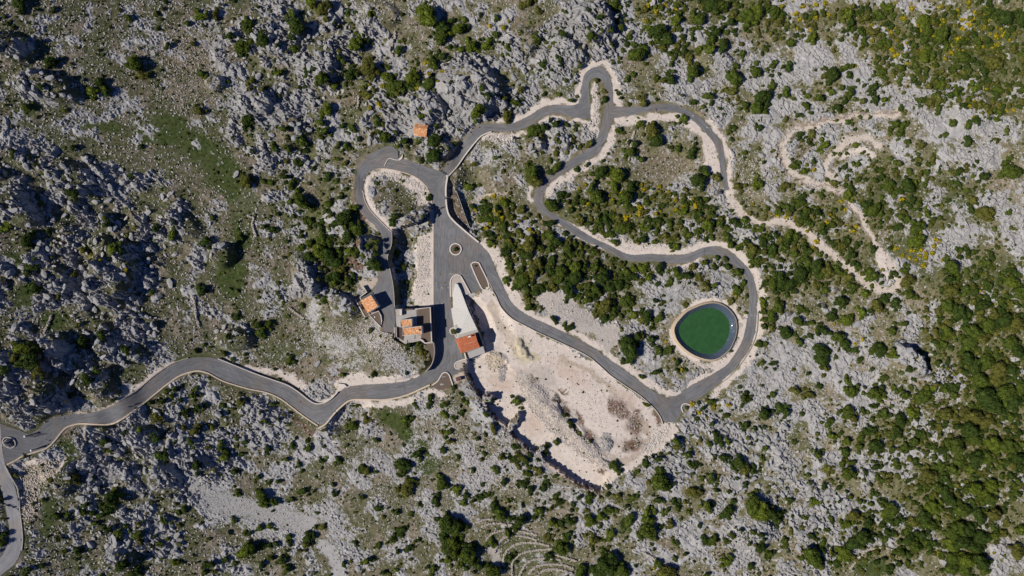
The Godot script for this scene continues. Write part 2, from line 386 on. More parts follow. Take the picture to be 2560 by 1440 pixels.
const SHRUBS := { # corner of each sheet of the survey, then x, y, radius at three times the scale
	Vector2(0,0): [130,15,50,400,75,28,965,125,32,1165,100,25,1505,120,45,1615,105,38,1860,200,60,1725,270,35,1800,345,55,1885,320,35,1400,175,25,1260,340,28,1445,325,25,370,455,45,1010,480,55,1060,560,45,740,620,40,700,690,40,790,680,40,300,645,30,480,825,25,1500,555,28,1540,575,22,1705,610,22,1885,615,35,1490,830,42,1855,905,55,200,800,35,90,1140,28,270,1235,25,330,1300,28,550,1110,25,1840,1360,50,1890,1130,30,980,1310,28,1050,1100,20,510,1440,25],
	Vector2(640,0): [50,290,50,275,105,45,300,205,60,510,60,65,410,20,40,690,90,28,850,105,32,160,340,25,745,330,60,820,300,45,290,360,35,380,525,40,490,590,55,590,645,32,700,560,50,760,555,35,845,510,60,160,550,40,45,680,40,880,575,35,985,580,50,1040,650,65,1170,580,55,1165,660,45,1290,630,50,1330,480,50,1400,430,40,1385,280,60,1285,120,75,1400,200,55,1520,215,55,1730,330,45,1610,350,55,1890,350,40,1800,265,28,1800,130,25,1070,365,40,1100,300,20,1100,860,28,1230,865,28,1655,840,55,1695,660,28,1740,720,30,1850,740,32,1885,860,50,535,815,50,650,465,22,620,430,25,830,700,45,940,770,25,1100,700,20,900,920,35,960,950,18,200,970,40,485,925,32,510,990,45,725,960,35,650,940,28,965,1030,50,1110,1065,38,1330,1050,60,1230,1050,40,1330,1170,62,1230,1205,30,1060,1095,22,130,1090,35,230,1110,35,350,1070,40,680,1095,32,620,1085,28,370,1130,35,650,1130,20,230,1205,28,305,1215,38,215,1330,32,265,1380,40,110,1365,30,60,1360,30,540,1315,35,670,1220,22,1595,1400,35,1640,1225,28,1790,1185,18,1450,350,30,1540,370,30,1850,410,20,875,1000,22,770,1040,25,430,1260,25],
	Vector2(1280,0): [120,25,45,200,80,30,180,285,35,380,275,45,260,320,22,310,325,22,365,450,32,230,485,32,500,490,28,590,260,38,760,35,45,930,410,55,1000,365,28,1095,225,55,1170,290,50,1120,355,38,1030,215,40,1240,150,45,1410,150,55,1530,235,45,1500,40,60,1570,40,50,1660,120,35,1780,110,60,1840,90,60,1640,170,40,1590,330,50,1490,380,45,1500,300,45,1410,370,30,1325,440,40,1290,385,32,1355,530,50,1190,480,28,1195,590,45,1130,610,30,1085,590,28,1665,580,60,1640,690,45,1470,720,42,1370,765,28,1435,800,22,860,590,28,910,555,25,980,770,40,990,720,28,800,700,25,630,605,22,690,685,24,695,745,34,445,755,25,485,725,18,400,605,24,240,705,22,190,735,18,1285,892,36,160,975,50,240,950,32,330,935,40,290,895,22,215,1035,32,415,935,25,480,945,22,445,1060,32,510,1095,22,580,1085,36,335,1145,30,410,1140,22,960,920,38,1050,970,55,1090,1050,55,925,1080,38,890,1140,45,1195,1105,25,1245,1115,32,1355,1145,45,970,1195,30,665,1290,55,790,1310,65,485,1270,28,570,1235,20,150,1310,60,170,1355,50,285,1290,30,330,1250,42,120,1245,35,1390,1350,65,1460,1300,40,1540,1340,32,600,1385,38,760,1400,40,890,1410,50,800,970,35,1830,540,50,1880,720,55,1840,810,55,1750,790,40,1645,1045,22,1660,955,28,1630,990,22,1750,1145,22,1745,1180,15,1860,960,28,1845,1385,45,1695,1400,40,1725,405,32,70,670,35,30,770,40],
	Vector2(1920,0): [490,555,55,430,560,35,380,735,45,30,640,35,130,690,40,150,500,40,35,500,35,785,665,38,810,745,35,870,745,28,710,755,30,610,695,38,655,745,22,480,695,30,580,755,32,525,812,36,285,795,32,300,720,26,610,560,28,580,505,28,630,500,30,860,545,40,1000,505,40,1215,760,45,1150,745,38,1280,820,32,1000,805,28,1020,930,42,950,930,42,1390,925,30,1155,1085,36,1330,1010,28,1500,1060,38,1560,900,35,1500,940,30,1795,980,25,1625,1320,42,1830,1290,60,1440,1290,30,910,1390,55,1050,1390,50,860,1330,35,990,1000,32,915,1005,22,330,1000,38,245,1010,34,420,1095,40,310,1060,28,360,1085,20,660,1090,26,495,1150,18,540,1155,18,585,1150,18,200,1240,36,275,1280,32,345,1210,24,570,1255,26,610,1280,22,500,1375,35,690,880,22,600,912,24,515,900,18,765,880,16,235,858,24,130,895,24,1735,680,32,1800,690,25,1555,660,38,1445,670,30,1400,695,28,1500,500,30,1385,520,32,700,240,40,625,180,45,840,120,45,730,135,40,790,240,45,880,320,45,1170,150,60,1200,230,55,1310,260,60,1570,320,40,1450,310,40,1640,90,38,1790,130,60,1900,150,50,600,110,45,700,70,30,900,60,40,50,90,50,90,160,45,330,280,40,180,320,35,490,380,26,1700,470,55,1620,530,45,1460,420,50,1180,420,50,1300,640,40,1240,1200,30,920,1190,28,1050,1060,30,1060,1280,30,1190,1290,28,960,1300,30,1820,1180,26,1740,860,22,1710,900,28,1880,800,26,1690,745,24,1630,795,22,1540,1320,22,1100,1370,35,620,1420,35,130,1400,45],
	Vector2(0,480): [205,355,48,220,560,45,240,715,45,45,275,45,430,790,30,840,425,45,620,435,30,305,85,28,790,245,32,780,195,22,1290,320,40,1160,270,30,1550,370,38,1590,190,25,950,320,22,1010,270,22,1510,740,38,620,1130,45,750,1070,40,940,1190,35,720,1350,35,150,1180,50,240,1180,50,210,1270,70,280,1340,45,30,1340,40,100,1250,40,1770,940,32,1140,750,28,570,20,40,360,300,25,560,610,30,640,1400,40,1680,1215,30,1800,345,35,580,990,28,1470,1190,25,1530,1150,18,1700,1090,25,890,430,30,300,720,28],
	Vector2(640,480): [340,75,65,545,85,45,410,210,40,735,125,35,660,190,65,750,290,50,690,330,50,490,290,45,500,360,55,400,390,45,330,430,30,470,440,60,400,490,50,540,470,50,620,440,40,700,440,35,750,460,38,800,460,35,600,530,48,640,590,40,600,640,45,535,640,40,580,690,35,705,670,40,890,550,50,940,580,22,1040,185,36,1020,240,30,1290,42,34,1055,455,32,1030,520,18,1100,560,34,515,800,42,310,670,28,335,330,25,120,285,32,55,265,28,180,790,22,350,850,24,205,825,18,155,755,16,860,1040,24,730,880,20,250,1255,32,1245,1205,34,1135,1150,28,1215,1140,18,1270,1285,18,1165,1280,14,855,1270,14,1125,1360,18,645,1375,22,880,1360,30,930,1080,14,15,1000,35,90,990,40,30,1060,40,1730,130,50,1750,210,38,1860,450,40,1880,660,36,1850,250,35,1900,370,35,1780,340,30,1760,380,35,1690,210,30,1860,80,40,1900,560,30],
	Vector2(1280,480): [70,140,45,290,100,52,370,20,40,470,85,30,520,215,36,560,245,18,615,295,30,790,385,26,690,320,16,640,40,60,850,40,60,650,200,40,710,210,45,800,200,40,830,270,50,1010,280,45,1230,415,40,1190,400,28,1090,215,35,1280,150,45,1470,245,55,1570,200,35,1660,220,42,1750,215,42,1620,350,45,1640,395,35,1710,410,32,1150,330,32,1450,350,25,1500,335,28,980,360,38,1070,370,25,1330,320,28,1390,300,28,130,390,60,110,470,50,210,420,35,280,330,40,340,370,38,420,430,45,280,240,40,60,330,35,200,540,50,160,600,55,80,660,55,40,700,40,280,590,45,370,600,50,480,560,55,480,640,60,420,720,50,440,780,40,300,700,36,620,570,45,680,640,50,630,730,45,560,810,42,620,770,40,740,720,50,800,700,50,850,600,40,890,640,45,920,580,38,980,565,40,1030,640,38,1100,565,42,1090,690,28,1190,665,32,1250,640,30,1310,630,40,1400,650,32,1360,565,36,1230,600,38,1460,710,38,1520,700,24,1520,570,28,1615,560,30,1700,600,38,1740,680,30,1690,740,38,1645,825,28,1755,780,24,1600,505,26,1540,495,24,1300,850,26,1070,820,26,1135,830,22,1010,940,50,910,920,36,970,960,36,1110,940,36,1050,990,22,880,1170,75,880,1260,45,970,1090,32,1040,1110,38,1100,1200,38,1180,1190,34,1240,1280,28,1080,1350,32,970,1390,28,1300,1335,22,770,870,45,850,820,50,700,860,55,690,940,36,840,905,20,120,750,25,120,800,32,310,955,30,430,1020,32,395,990,20,760,900,40,1755,905,16,1635,1195,18,1440,535,30,760,505,22,1850,1140,40,1880,840,38,1890,900,30,1800,430,45,1880,370,45,1840,520,40,1790,480,35,1860,290,35,1890,1010,30,1880,1280,30,1900,690,35,1240,1340,25,1160,1200,30],
	Vector2(1920,480): [85,150,42,240,80,40,260,40,30,290,140,40,280,220,34,370,155,38,330,250,26,180,120,25,400,30,30,610,20,38,740,90,45,800,130,50,850,160,30,1010,75,28,1090,65,34,1070,110,22,1000,180,36,1050,205,30,990,265,36,1110,275,52,1115,370,55,1190,160,35,1530,60,35,1640,160,55,1520,130,38,1810,155,30,420,300,36,480,250,30,540,240,30,490,385,36,560,400,36,660,400,26,690,385,22,630,480,46,640,530,28,680,570,28,790,430,28,790,640,46,850,680,25,770,600,35,950,615,32,1030,590,38,1040,670,50,1060,770,45,975,745,22,870,800,45,960,830,42,820,850,50,700,900,40,770,890,32,150,320,40,150,370,45,220,330,40,30,430,40,120,410,38,200,460,38,290,520,45,240,620,55,370,560,50,400,620,40,450,600,50,520,590,45,600,640,40,380,700,36,640,715,40,270,410,35,100,670,65,40,680,55,170,690,50,220,650,40,550,820,50,440,740,36,250,880,38,80,860,50,30,940,50,230,970,45,480,930,42,600,960,50,410,1040,45,330,980,30,140,1060,50,240,1120,36,400,1190,55,410,1260,50,430,1320,40,590,1410,38,510,1240,22,190,1330,18,300,1360,22,40,1290,32,30,1020,36,320,1080,26,530,1090,48,590,1140,40,650,1190,30,840,1190,50,790,1180,40,940,1040,38,1020,990,28,1390,560,55,1500,450,30,1430,650,32,1360,650,40,1380,740,55,1440,900,55,1500,915,36,1350,850,50,1550,740,45,1620,850,50,1640,530,38,1680,470,30,1840,590,32,1750,655,26,1840,680,50,1900,760,50,1660,1000,50,1550,1050,60,1520,1130,60,1600,1100,50,1780,960,55,1860,980,50,1700,920,40,1820,1130,60,1880,1200,50,1500,1250,50,1560,1310,50,1650,1270,60,1740,1330,60,1830,1330,50,1600,1410,55,1720,1410,50,1340,1050,45,1320,1150,38,870,1400,35,930,1230,35,1060,1330,30,1010,1350,20,1090,1400,25,780,1330,20,690,1260,30,730,770,36],
	Vector2(0,960): [1310,40,25,1250,50,22,1215,140,32,1120,140,25,1350,120,26,1470,40,30,1445,85,32,1290,90,26,1800,130,40,1665,165,24,1715,175,22,1490,170,35,1380,210,38,1180,245,40,1590,320,30,1455,350,40,1375,330,25,935,360,22,1040,340,30,940,440,22,1165,410,36,1305,440,24,775,440,32,815,500,24,1425,435,28,1250,540,36,1185,545,36,1650,470,28,1690,510,34,1680,560,34,1800,530,22,1465,620,36,575,710,45,700,700,24,1840,440,22,1750,660,28,370,720,24,830,870,62,880,835,40,640,910,30,500,985,32,435,1000,30,620,960,30,695,970,30,760,985,34,710,1045,24,1340,970,28,1220,1030,28,1380,940,22,1780,820,26,1755,1030,26,1040,1055,24,940,1070,24,815,1090,32,890,1120,32,1030,1135,45,1050,1190,30,1190,1195,28,430,1165,30,475,1260,24,580,1255,32,1850,1250,60,1695,1320,30,1760,1350,24,1310,1340,30,1580,1360,40,1530,1415,26,1610,1410,28,200,1400,32,900,1370,50,1000,1415,45,12,1140,32,12,1190,38,1870,1120,20,1830,1120,20,1900,1250,30,540,85,28,840,120,24],
	Vector2(640,960): [120,150,24,165,265,20,70,280,24,240,310,20,380,420,22,495,425,16,90,490,30,395,480,32,275,465,24,230,565,26,320,605,26,345,655,18,490,575,28,525,550,18,615,570,30,595,600,20,680,465,22,730,320,50,755,160,26,900,420,26,790,640,35,830,650,35,900,660,20,95,740,26,165,730,28,20,700,24,580,755,24,590,825,30,350,805,36,435,800,18,45,850,50,130,890,45,50,900,30,270,870,24,800,855,28,915,935,30,940,935,22,1060,960,30,1165,975,24,990,930,14,460,970,18,955,1000,20,1100,610,55,1080,650,36,1110,590,40,1130,790,55,1150,740,40,1170,720,36,1110,830,28,1205,535,45,1390,750,50,1510,790,40,1340,880,40,1575,840,32,1620,880,24,1680,855,42,1730,830,26,1560,890,30,1190,150,20,1205,180,16,1310,100,24,1300,155,32,1420,150,26,1480,30,26,1535,80,24,1580,145,22,1545,215,26,1410,230,28,1480,255,28,1440,360,32,1395,360,20,1450,430,30,1405,495,30,1515,555,20,1625,650,26,1790,645,32,1710,525,22,1840,545,30,1855,735,30,1690,570,18,1660,410,26,1720,380,20,1775,330,36,1725,230,30,1700,755,22,1790,915,36,1890,880,24,1830,980,50,1770,1190,42,1890,1120,36,1450,1060,75,1420,1040,60,1500,1090,60,1470,1200,60,1440,1230,55,1490,1280,50,1440,1320,40,1590,1290,65,1620,1340,45,1590,1240,50,1660,1370,40,1780,1410,65,1330,1400,40,1140,1230,36,1060,1260,26,1090,1110,45,1020,1155,32,915,1215,28,745,1200,22,830,1330,36,660,1350,24,960,1410,24,1050,1400,24,445,1075,20,495,1075,28,385,1150,45,380,1200,40,245,1150,32,250,1190,28,200,1330,36,110,1310,30,50,1215,30,40,1360,30,100,1210,24,230,1250,20,150,1200,24,30,1080,30,100,1070,24,980,1190,20,1220,1170,22,1220,900,20,1900,1310,40,1120,280,38,830,270,40,230,1390,36],
	Vector2(1280,960): [398,235,22,432,290,26,440,320,18,500,365,20,590,430,16,30,130,40,70,185,20,250,485,40,335,440,28,20,560,40,60,560,45,110,575,32,135,530,24,20,470,30,195,570,20,130,625,28,205,650,36,115,675,34,85,745,36,240,775,34,140,790,34,325,690,22,765,620,45,800,660,25,720,770,28,1010,160,24,1110,740,75,1160,770,50,1080,730,45,1100,870,36,1375,820,52,1215,880,30,1460,920,45,1300,885,24,1620,960,60,1810,920,75,1880,950,65,1340,610,40,1320,540,36,1240,430,38,1240,480,32,1100,565,32,1000,590,32,1045,550,20,935,665,26,1545,410,45,1620,440,32,1480,460,30,1590,555,45,1710,595,55,1740,640,45,1800,640,40,1490,710,36,1430,710,22,1540,715,24,1530,800,24,1750,760,24,1390,260,26,1500,130,36,1430,180,28,1310,180,18,1740,100,45,1600,240,30,1500,300,26,1750,320,36,1820,340,26,1790,445,24,1890,230,50,1900,490,28,1870,560,24,580,865,40,500,850,30,460,905,24,330,835,26,350,890,32,290,930,24,75,910,20,200,960,45,165,1000,28,60,1030,55,30,1090,30,300,1040,36,370,1050,30,440,1030,45,585,1015,42,665,995,36,720,960,45,790,850,36,910,850,40,860,920,26,880,1030,50,850,1060,40,1010,960,45,1050,1030,45,1020,1110,70,1060,1150,40,980,1090,40,1110,1070,26,1185,1055,36,740,1120,45,600,1165,45,425,1140,40,260,1155,40,280,1095,20,375,1240,58,285,1285,45,600,1245,24,660,1235,18,720,1230,20,700,1370,75,740,1330,60,650,1400,55,830,1400,50,510,1420,55,1095,1345,34,1150,1420,60,1220,1195,30,1300,1275,26,1220,1310,26,1510,1170,40,1450,1180,32,1600,1180,28,1650,1140,30,1720,1100,20,1820,1110,22,1860,1235,50,1780,1205,22,1620,1340,40,1640,1300,30,1790,1360,30,1460,1430,28,1870,1130,30,15,1280,30,660,850,16,560,950,22,490,940,16,1160,945,28,1240,930,26,1320,960,24,1130,1125,14],
	Vector2(1920,960): [210,50,40,315,78,40,385,20,28,40,80,30,255,225,26,100,180,45,140,220,40,630,60,50,800,70,50,840,90,45,945,30,28,1020,85,45,1170,100,55,1200,50,45,600,210,50,640,260,40,720,200,30,790,170,30,880,220,45,990,270,50,1080,210,45,780,260,26,450,300,36,470,390,36,540,370,25,760,360,45,890,365,26,970,350,40,700,400,40,830,400,26,590,430,36,810,465,50,680,470,36,590,510,42,940,490,26,1030,480,42,1100,430,40,1140,380,32,1220,455,22,380,530,42,440,640,45,305,680,28,630,590,30,560,600,32,600,670,50,730,660,26,810,620,36,955,610,24,815,695,26,855,670,18,415,770,28,315,750,30,530,775,26,485,730,16,170,875,32,355,890,32,590,580,30,1130,90,40,1340,230,50,1310,500,40,1310,620,45,1210,690,55,1380,640,45,1420,470,55,1520,340,60,1560,420,50,1560,250,60,1640,100,70,1720,180,60,1780,60,70,1850,120,60,1900,40,50,1700,450,70,1820,470,60,1880,560,50,1560,560,55,1650,560,50,1740,610,40,1520,650,36,1870,780,32,1680,760,50,1560,790,55,1620,830,45,1680,870,50,1340,830,60,1280,780,45,1380,880,50,1250,930,60,1460,950,55,1590,1000,55,1700,980,50,1180,1010,60,1220,1060,50,1100,1040,50,930,950,60,970,1020,45,880,960,40,1040,1100,40,1380,1120,60,1440,1080,60,1500,1100,60,1460,1190,60,1380,1210,50,1560,1230,60,1620,1160,50,1700,1130,45,1760,1130,40,1160,1130,45,1060,1170,50,1110,1220,50,1000,1260,45,1060,1280,36,1180,1200,40,1240,1200,36,1400,1310,55,1500,1330,60,1600,1330,55,1480,1400,55,1380,1390,55,1620,1390,40,1870,1260,50,1900,1100,40,650,990,50,590,1060,40,740,1040,42,720,1160,60,650,1200,50,780,1130,30,900,1110,36,470,960,30,480,1030,26,350,1080,26,330,1140,36,410,1190,30,120,1180,36,30,980,60,70,1030,40,20,1270,36,330,1290,60,370,1340,50,580,1280,60,520,1340,36,280,1000,26,440,1100,26,610,1200,40,870,1180,20,920,1390,32,1150,1355,18,1300,1290,30,170,1110,26,1640,280,55,1440,580,40,1480,780,40,1330,710,35,1260,830,30]}

func paint_land() -> void:
	var n := LX * LY
	for lay in [lay_r, lay_a, lay_s, lay_y, lay_p, soil_r, soil_g, soil_b]:
		lay.resize(n)
	lay_r.fill(0.50); lay_a.fill(0.42); lay_s.fill(0.30); lay_y.fill(0.0); lay_p.fill(0.5)
	var nz := FastNoiseLite.new()
	nz.seed = 5; nz.frequency = 0.012; nz.fractal_octaves = 4
	for j in LY:
		for i in LX:
			var px := X0 + i * L
			var t := clampf((px - 300.0) / 1500.0, 0.0, 1.0)
			var v := nz.get_noise_2d(px, Y0 + j * L)
			var c := Color(0.090, 0.084, 0.042).lerp(Color(0.215, 0.185, 0.105), t)
			c = c.lerp(OLIVE, clampf(0.45 + v * 1.3, 0.0, 1.0) * 0.75)
			c = c.lerp(Color(0.27, 0.22, 0.165), clampf(-0.15 - v * 1.8, 0.0, 0.75))
			var q := j * LX + i
			soil_r[q] = c.r; soil_g[q] = c.g; soil_b[q] = c.b
	for d in ROCK:
		blob(lay_r, [d[0], d[1], d[2], d[3], d[4], d[5]])
		blob(lay_a, [d[0], d[1], d[2], d[3], d[4], d[6]])
	for d in SCRUB: blob(lay_s, d)
	for d in BROOM: blob(lay_y, d)
	for j in LY:                                        # deeper soil on the shoulder round the grassy hollow
		for i in LX:
			if X0 + i * L < 880.0: lay_r[j * LX + i] -= 0.07
	for i in n:
		tint(i, Color(0.125, 0.122, 0.045), clampf(lay_s[i] - 0.35, 0.0, 0.6) + lay_y[i] * 0.3)
	soil(GREEN, [[555,425,55,48,30],[430,310,50,32,20],[575,690,42,66,0],[602,580,22,62,0],[60,740,28,36,0],[130,800,40,28,0],[25,650,36,26,0],[400,335,80,30,0],[500,370,70,40,30],[585,470,30,36,0],[250,310,66,22,10],[1035,1105,74,20,46],[1000,1070,50,22,40],[1062,1165,36,26,0],[975,1040,40,18,0],[118,1290,17,60,5],[165,1130,26,34,0],[2178,1418,48,28,0],[60,275,40,20,0],[480,900,50,18,0],[900,430,20,12,0],[1240,1330,30,10,-40],[1275,1385,14,26,20]])
	soil(OLIVE, [[880,285,22,36,10],[1985,1078,22,34,15],[940,110,26,22,0],[2300,500,170,60,0],[2450,120,120,100,0],[1170,470,36,26,0],[690,880,60,30,0],[620,520,30,60,0],[1300,1385,110,50,0],[2280,640,120,60,0],[1440,215,46,36,0],[2480,700,80,60,0],[760,560,50,60,0],[1330,200,40,20,0]])
	soil(DRY, [[1660,412,62,32,0],[1290,48,26,22,0],[1345,72,36,18,0],[1556,130,15,46,-8],[1545,160,11,22,0],[875,245,20,22,0],[2010,362,40,34,0],[2080,440,30,40,0],[2150,360,36,14,10],[1245,455,70,18,-15],[560,145,60,36,20],[480,130,80,50,0],[1640,1350,50,30,30],[2330,940,40,20,0],[720,935,90,22,8],[1480,700,30,10,0],[2130,1000,30,14,0],[2340,1010,22,22,0],[2000,1240,16,24,0]])
	soil(EARTH, [[905,658,24,18,0],[842,938,22,22,0],[760,1066,46,12,33],[250,1030,60,8,-8],[905,540,8,30,-25],[1010,645,8,30,0],[880,655,10,30,0],[1700,840,12,30,0]], 0.4)
	# shoulders, cuttings and rubble beside the roads
	bare_line(PALE, 8, [1440,240,1447,200,1462,172,1495,155,1522,165,1533,195,1539,250,1542,262])
	bare_line(PALE, 7, [1436,256,1390,250,1350,257,1325,278,1295,297,1240,302])
	bare_line(PALE, 8, [1484,205,1486,250,1485,290,1490,325,1480,330], 0.25)
	bare_line(PALE, 5, [1205,342,1240,334,1285,336,1330,322,1370,296,1415,296,1462,303,1478,318])
	bare_line(PALE, 9, [1542,302,1600,298,1650,288,1695,292,1728,310,1752,333,1775,360,1785,395,1792,430])
	bare_line(PALE, 14, [1770,365,1772,400,1785,425])
	bare_line(PALE, 7, [1530,320,1520,352,1502,384,1470,408,1425,435,1385,460,1368,485])
	bare_line(PALE, 8, [1390,542,1420,562,1455,585,1500,608,1540,620,1600,628,1650,625,1690,628,1730,618,1770,606,1805,608,1838,628,1866,656,1888,690,1899,725,1900,780,1894,835,1880,880,1855,915,1800,965,1775,985])
	bare_line(PALE, 6, [1450,570,1500,590,1540,598,1580,612,1650,612,1700,622], 0.2)
	bare_line(PALE, 6, [1690,666,1720,662,1750,646])
	bare_line(PALE, 8, [1866,780,1862,830,1845,870,1815,905,1770,935,1735,955,1715,975])
	bare_line(PALE, 13, [1212,607,1228,622,1246,648,1258,690,1274,732,1292,762])
	bare_line(PALE, 8, [1300,770,1345,790,1400,815,1450,840,1490,862,1530,890,1580,925,1620,955,1660,980,1685,985])
	bare_line(PALE, 6, [1325,500,1322,480,1335,455])
	bare_line(PALE, 6, [1812,478,1818,492,1824,470,1818,410,1812,365,1795,335,1765,300])
	bare_line(PALE, 7, [300,1000,340,970,375,945,425,902], 0.15)
	bare_line(PALE, 7, [610,915,660,925,720,940,765,975,790,1003,820,995,845,975,880,955,940,950,1000,945,1040,935], 0.1)
	bare_line(PALE, 9, [840,955,900,940,980,950], 0.1)
	bare_line(PALE, 8, [885,1008,960,1008,1020,1000,1080,975,1100,985], 0.15)
	bare_line(TAN, 8, [1130,945,1150,938,1165,930])
	bare_line(PALE, 8, [40,1165,90,1150,150,1140,130,1180,80,1200,60,1240,70,1280], 0.35)
	bare_line(PALE, 6, [985,400,1000,405,1030,412,1060,424,1095,432], 0.3)
	bare_line(PALE, 7, [1030,450,990,433,945,428,922,442,916,470,922,500,940,530,965,555,985,575])
	bare_line(PALE, 12, [1020,455,1048,470,1062,490,1050,505])
	bare_line(PALE, 7, [1080,535,1078,580,1078,640,1079,700,1079,760])
	bare_poly(PALE, [1045,590,1080,570,1084,760,1060,768,1035,762,1020,740,1040,690,1030,640], 0.05, 0.8)
	bare_line(DRY, 8, [925,690,915,705,938,700], 0.1)
	bare_line(TAN, 9, [905,705,925,712,940,700], 0.0)
	bare_line(EARTH, 7, [880,560,895,600,890,650,905,670])
	bare_line(TAN, 3, [893,505,905,530,925,553,945,570])
	bare_line(DRY, 7, [880,440,884,480,888,510])
	bare_line(TAN, 3, [130,1042,160,1035,230,1028,275,1015,310,997])
	# pale pads beside the thicket
	bare_poly(Color(.47,.42,.38), [1336,742,1352,725,1400,728,1440,755,1490,790,1500,815,1470,835,1410,808,1370,790], 0.0, 0.7)
	bare_poly(Color(.47,.42,.38), [1478,825,1500,812,1535,800,1548,815,1545,850,1520,882,1490,858], 0.0, 0.6)
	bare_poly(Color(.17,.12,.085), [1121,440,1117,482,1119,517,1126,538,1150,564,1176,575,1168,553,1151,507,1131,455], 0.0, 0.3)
	# pale scree below the entry road
	bare_line(Color(.40,.385,.37), 20, [540,1250,640,1272,700,1285,770,1312])
	bare_line(Color(.40,.385,.37), 13, [806,1358,830,1398,852,1442])
	bare_line(Color(.40,.385,.37), 12, [480,1215,540,1248])
	# quarry
	bare_poly(PALE, [1178,735,1208,724,1222,717,1245,752,1275,795,1340,832,1420,868,1490,910,1560,962,1630,1020,1652,1055,1692,1058,1690,1080,1660,1112,1615,1150,1575,1172,1540,1192,1525,1215, 1512, 1220, 1499, 1229, 1470, 1221, 1430, 1200, 1393, 1172, 1362, 1155, 1354, 1138, 1362, 1120, 1348, 1122, 1336, 1135, 1322, 1124, 1288, 1097, 1273, 1080, 1296, 1056, 1300, 1032, 1283, 1050, 1267, 1067, 1246, 1054, 1227, 1039, 1213, 1008, 1234, 1003, 1236, 992, 1216, 988, 1203, 997, 1182, 966, 1165, 932, 1163,900,1215,885,1203,840,1190,790], 0.0, 0.35)
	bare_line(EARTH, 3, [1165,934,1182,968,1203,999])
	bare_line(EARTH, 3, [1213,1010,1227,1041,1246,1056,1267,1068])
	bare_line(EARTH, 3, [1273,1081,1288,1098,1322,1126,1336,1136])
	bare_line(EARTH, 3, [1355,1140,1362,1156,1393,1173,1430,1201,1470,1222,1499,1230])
	bare_line(TAN, 11, [1225,760,1245,800,1280,850,1300,880])
	bare_line(Color(.47,.385,.305), 7, [1400,890,1480,935,1540,985,1590,1030,1615,1065,1618,1100,1595,1130,1560,1148,1530,1145,1505,1125,1485,1095,1460,1070])
	bare_line(TAN, 5, [1290,1000,1310,1030])
	soil(Color(.58,.46,.385), [[1250,960,40,30,30],[1330,1060,30,40,0],[1420,930,70,24,30],[1300,930,26,18,0],[1390,1170,40,14,35],[1560,990,40,18,30]], 0.2)
	soil(STRAW, [[1302,872,20,34,-20],[1330,890,20,14,30]])
	soil(Color(.50,.44,.39), [[1330,960,60,26,35],[1420,1050,110,26,46],[1480,1115,70,24,45],[1360,940,40,20,30],[1520,1105,22,20,0]])
	soil(EARTH, [[1540,1014,28,20,40],[1584,1062,26,28,0],[1560,1035,14,12,0],[1590,1030,12,10,0],[1575,1110,34,17,-20],[1448,1040,7,26,-25],[1405,975,20,5,30],[1640,1045,9,24,-25],[1330,945,12,8,0],[1195,1000,10,8,0],[1470,1085,12,18,-30],[1520,1010,10,16,0],[1500,1180,14,10,0]], 0.35)
	soil(DARKEARTH, [[1392,995,8,16,-20],[1412,1028,8,22,-28],[1436,1068,7,26,-36],[1462,1098,6,22,-45]], 0.6)
	# dirt tracks on the far slope
	for track in [[7, [1822,490,1850,530,1900,558,1950,552,2010,580,2060,620,2120,670,2180,712,2228,722,2243,698,2215,650,2187,612]], [5, [2187,612,2160,560,2130,512,2095,470,2070,432,2065,408,2082,380,2120,348,2160,340,2192,362]], [6, [2240,278,2170,285,2100,293,2020,310,1972,330,1952,370,1962,410,1990,440,2040,462,2095,470]]]:
		bare_line(Color(0.57, 0.49, 0.42), track[0] + 2.5, track[1])
	bare_line(Color(.30,.235,.18), 3.5, [2240,275,2170,281,2100,289,2020,306,1968,327,1947,370,1957,412,1987,443,2040,465,2085,462])
	bare_line(Color(.30,.235,.18), 3, [2178,605,2152,560,2122,512,2092,470])
	bare_line(TAN, 3, [1850,528,1905,562,1955,560,2012,590,2060,630,2120,680,2185,718])
	bare_line(PALE, 8, [2195,640,2215,690,2235,690])
	bare_line(PALE, 6, [2100,390,2150,372,2185,385])
	bare_line(Color(.47,.42,.38), 7, [1236,1385,1215,1360,1240,1400,1250,1425], 0.0)
	bare_line(DRY, 4, [1035,1045,1060,1070,1090,1100])
	bare_line(TAN, 3, [1180,500,1200,488,1240,482,1270,474])
	# around the reservoir
	bare_line(PALE, 6, [1690,800,1678,830,1690,865,1715,890,1750,908,1790,908,1830,880,1848,840,1850,800,1832,770,1800,750,1760,748,1720,765,1690,800])

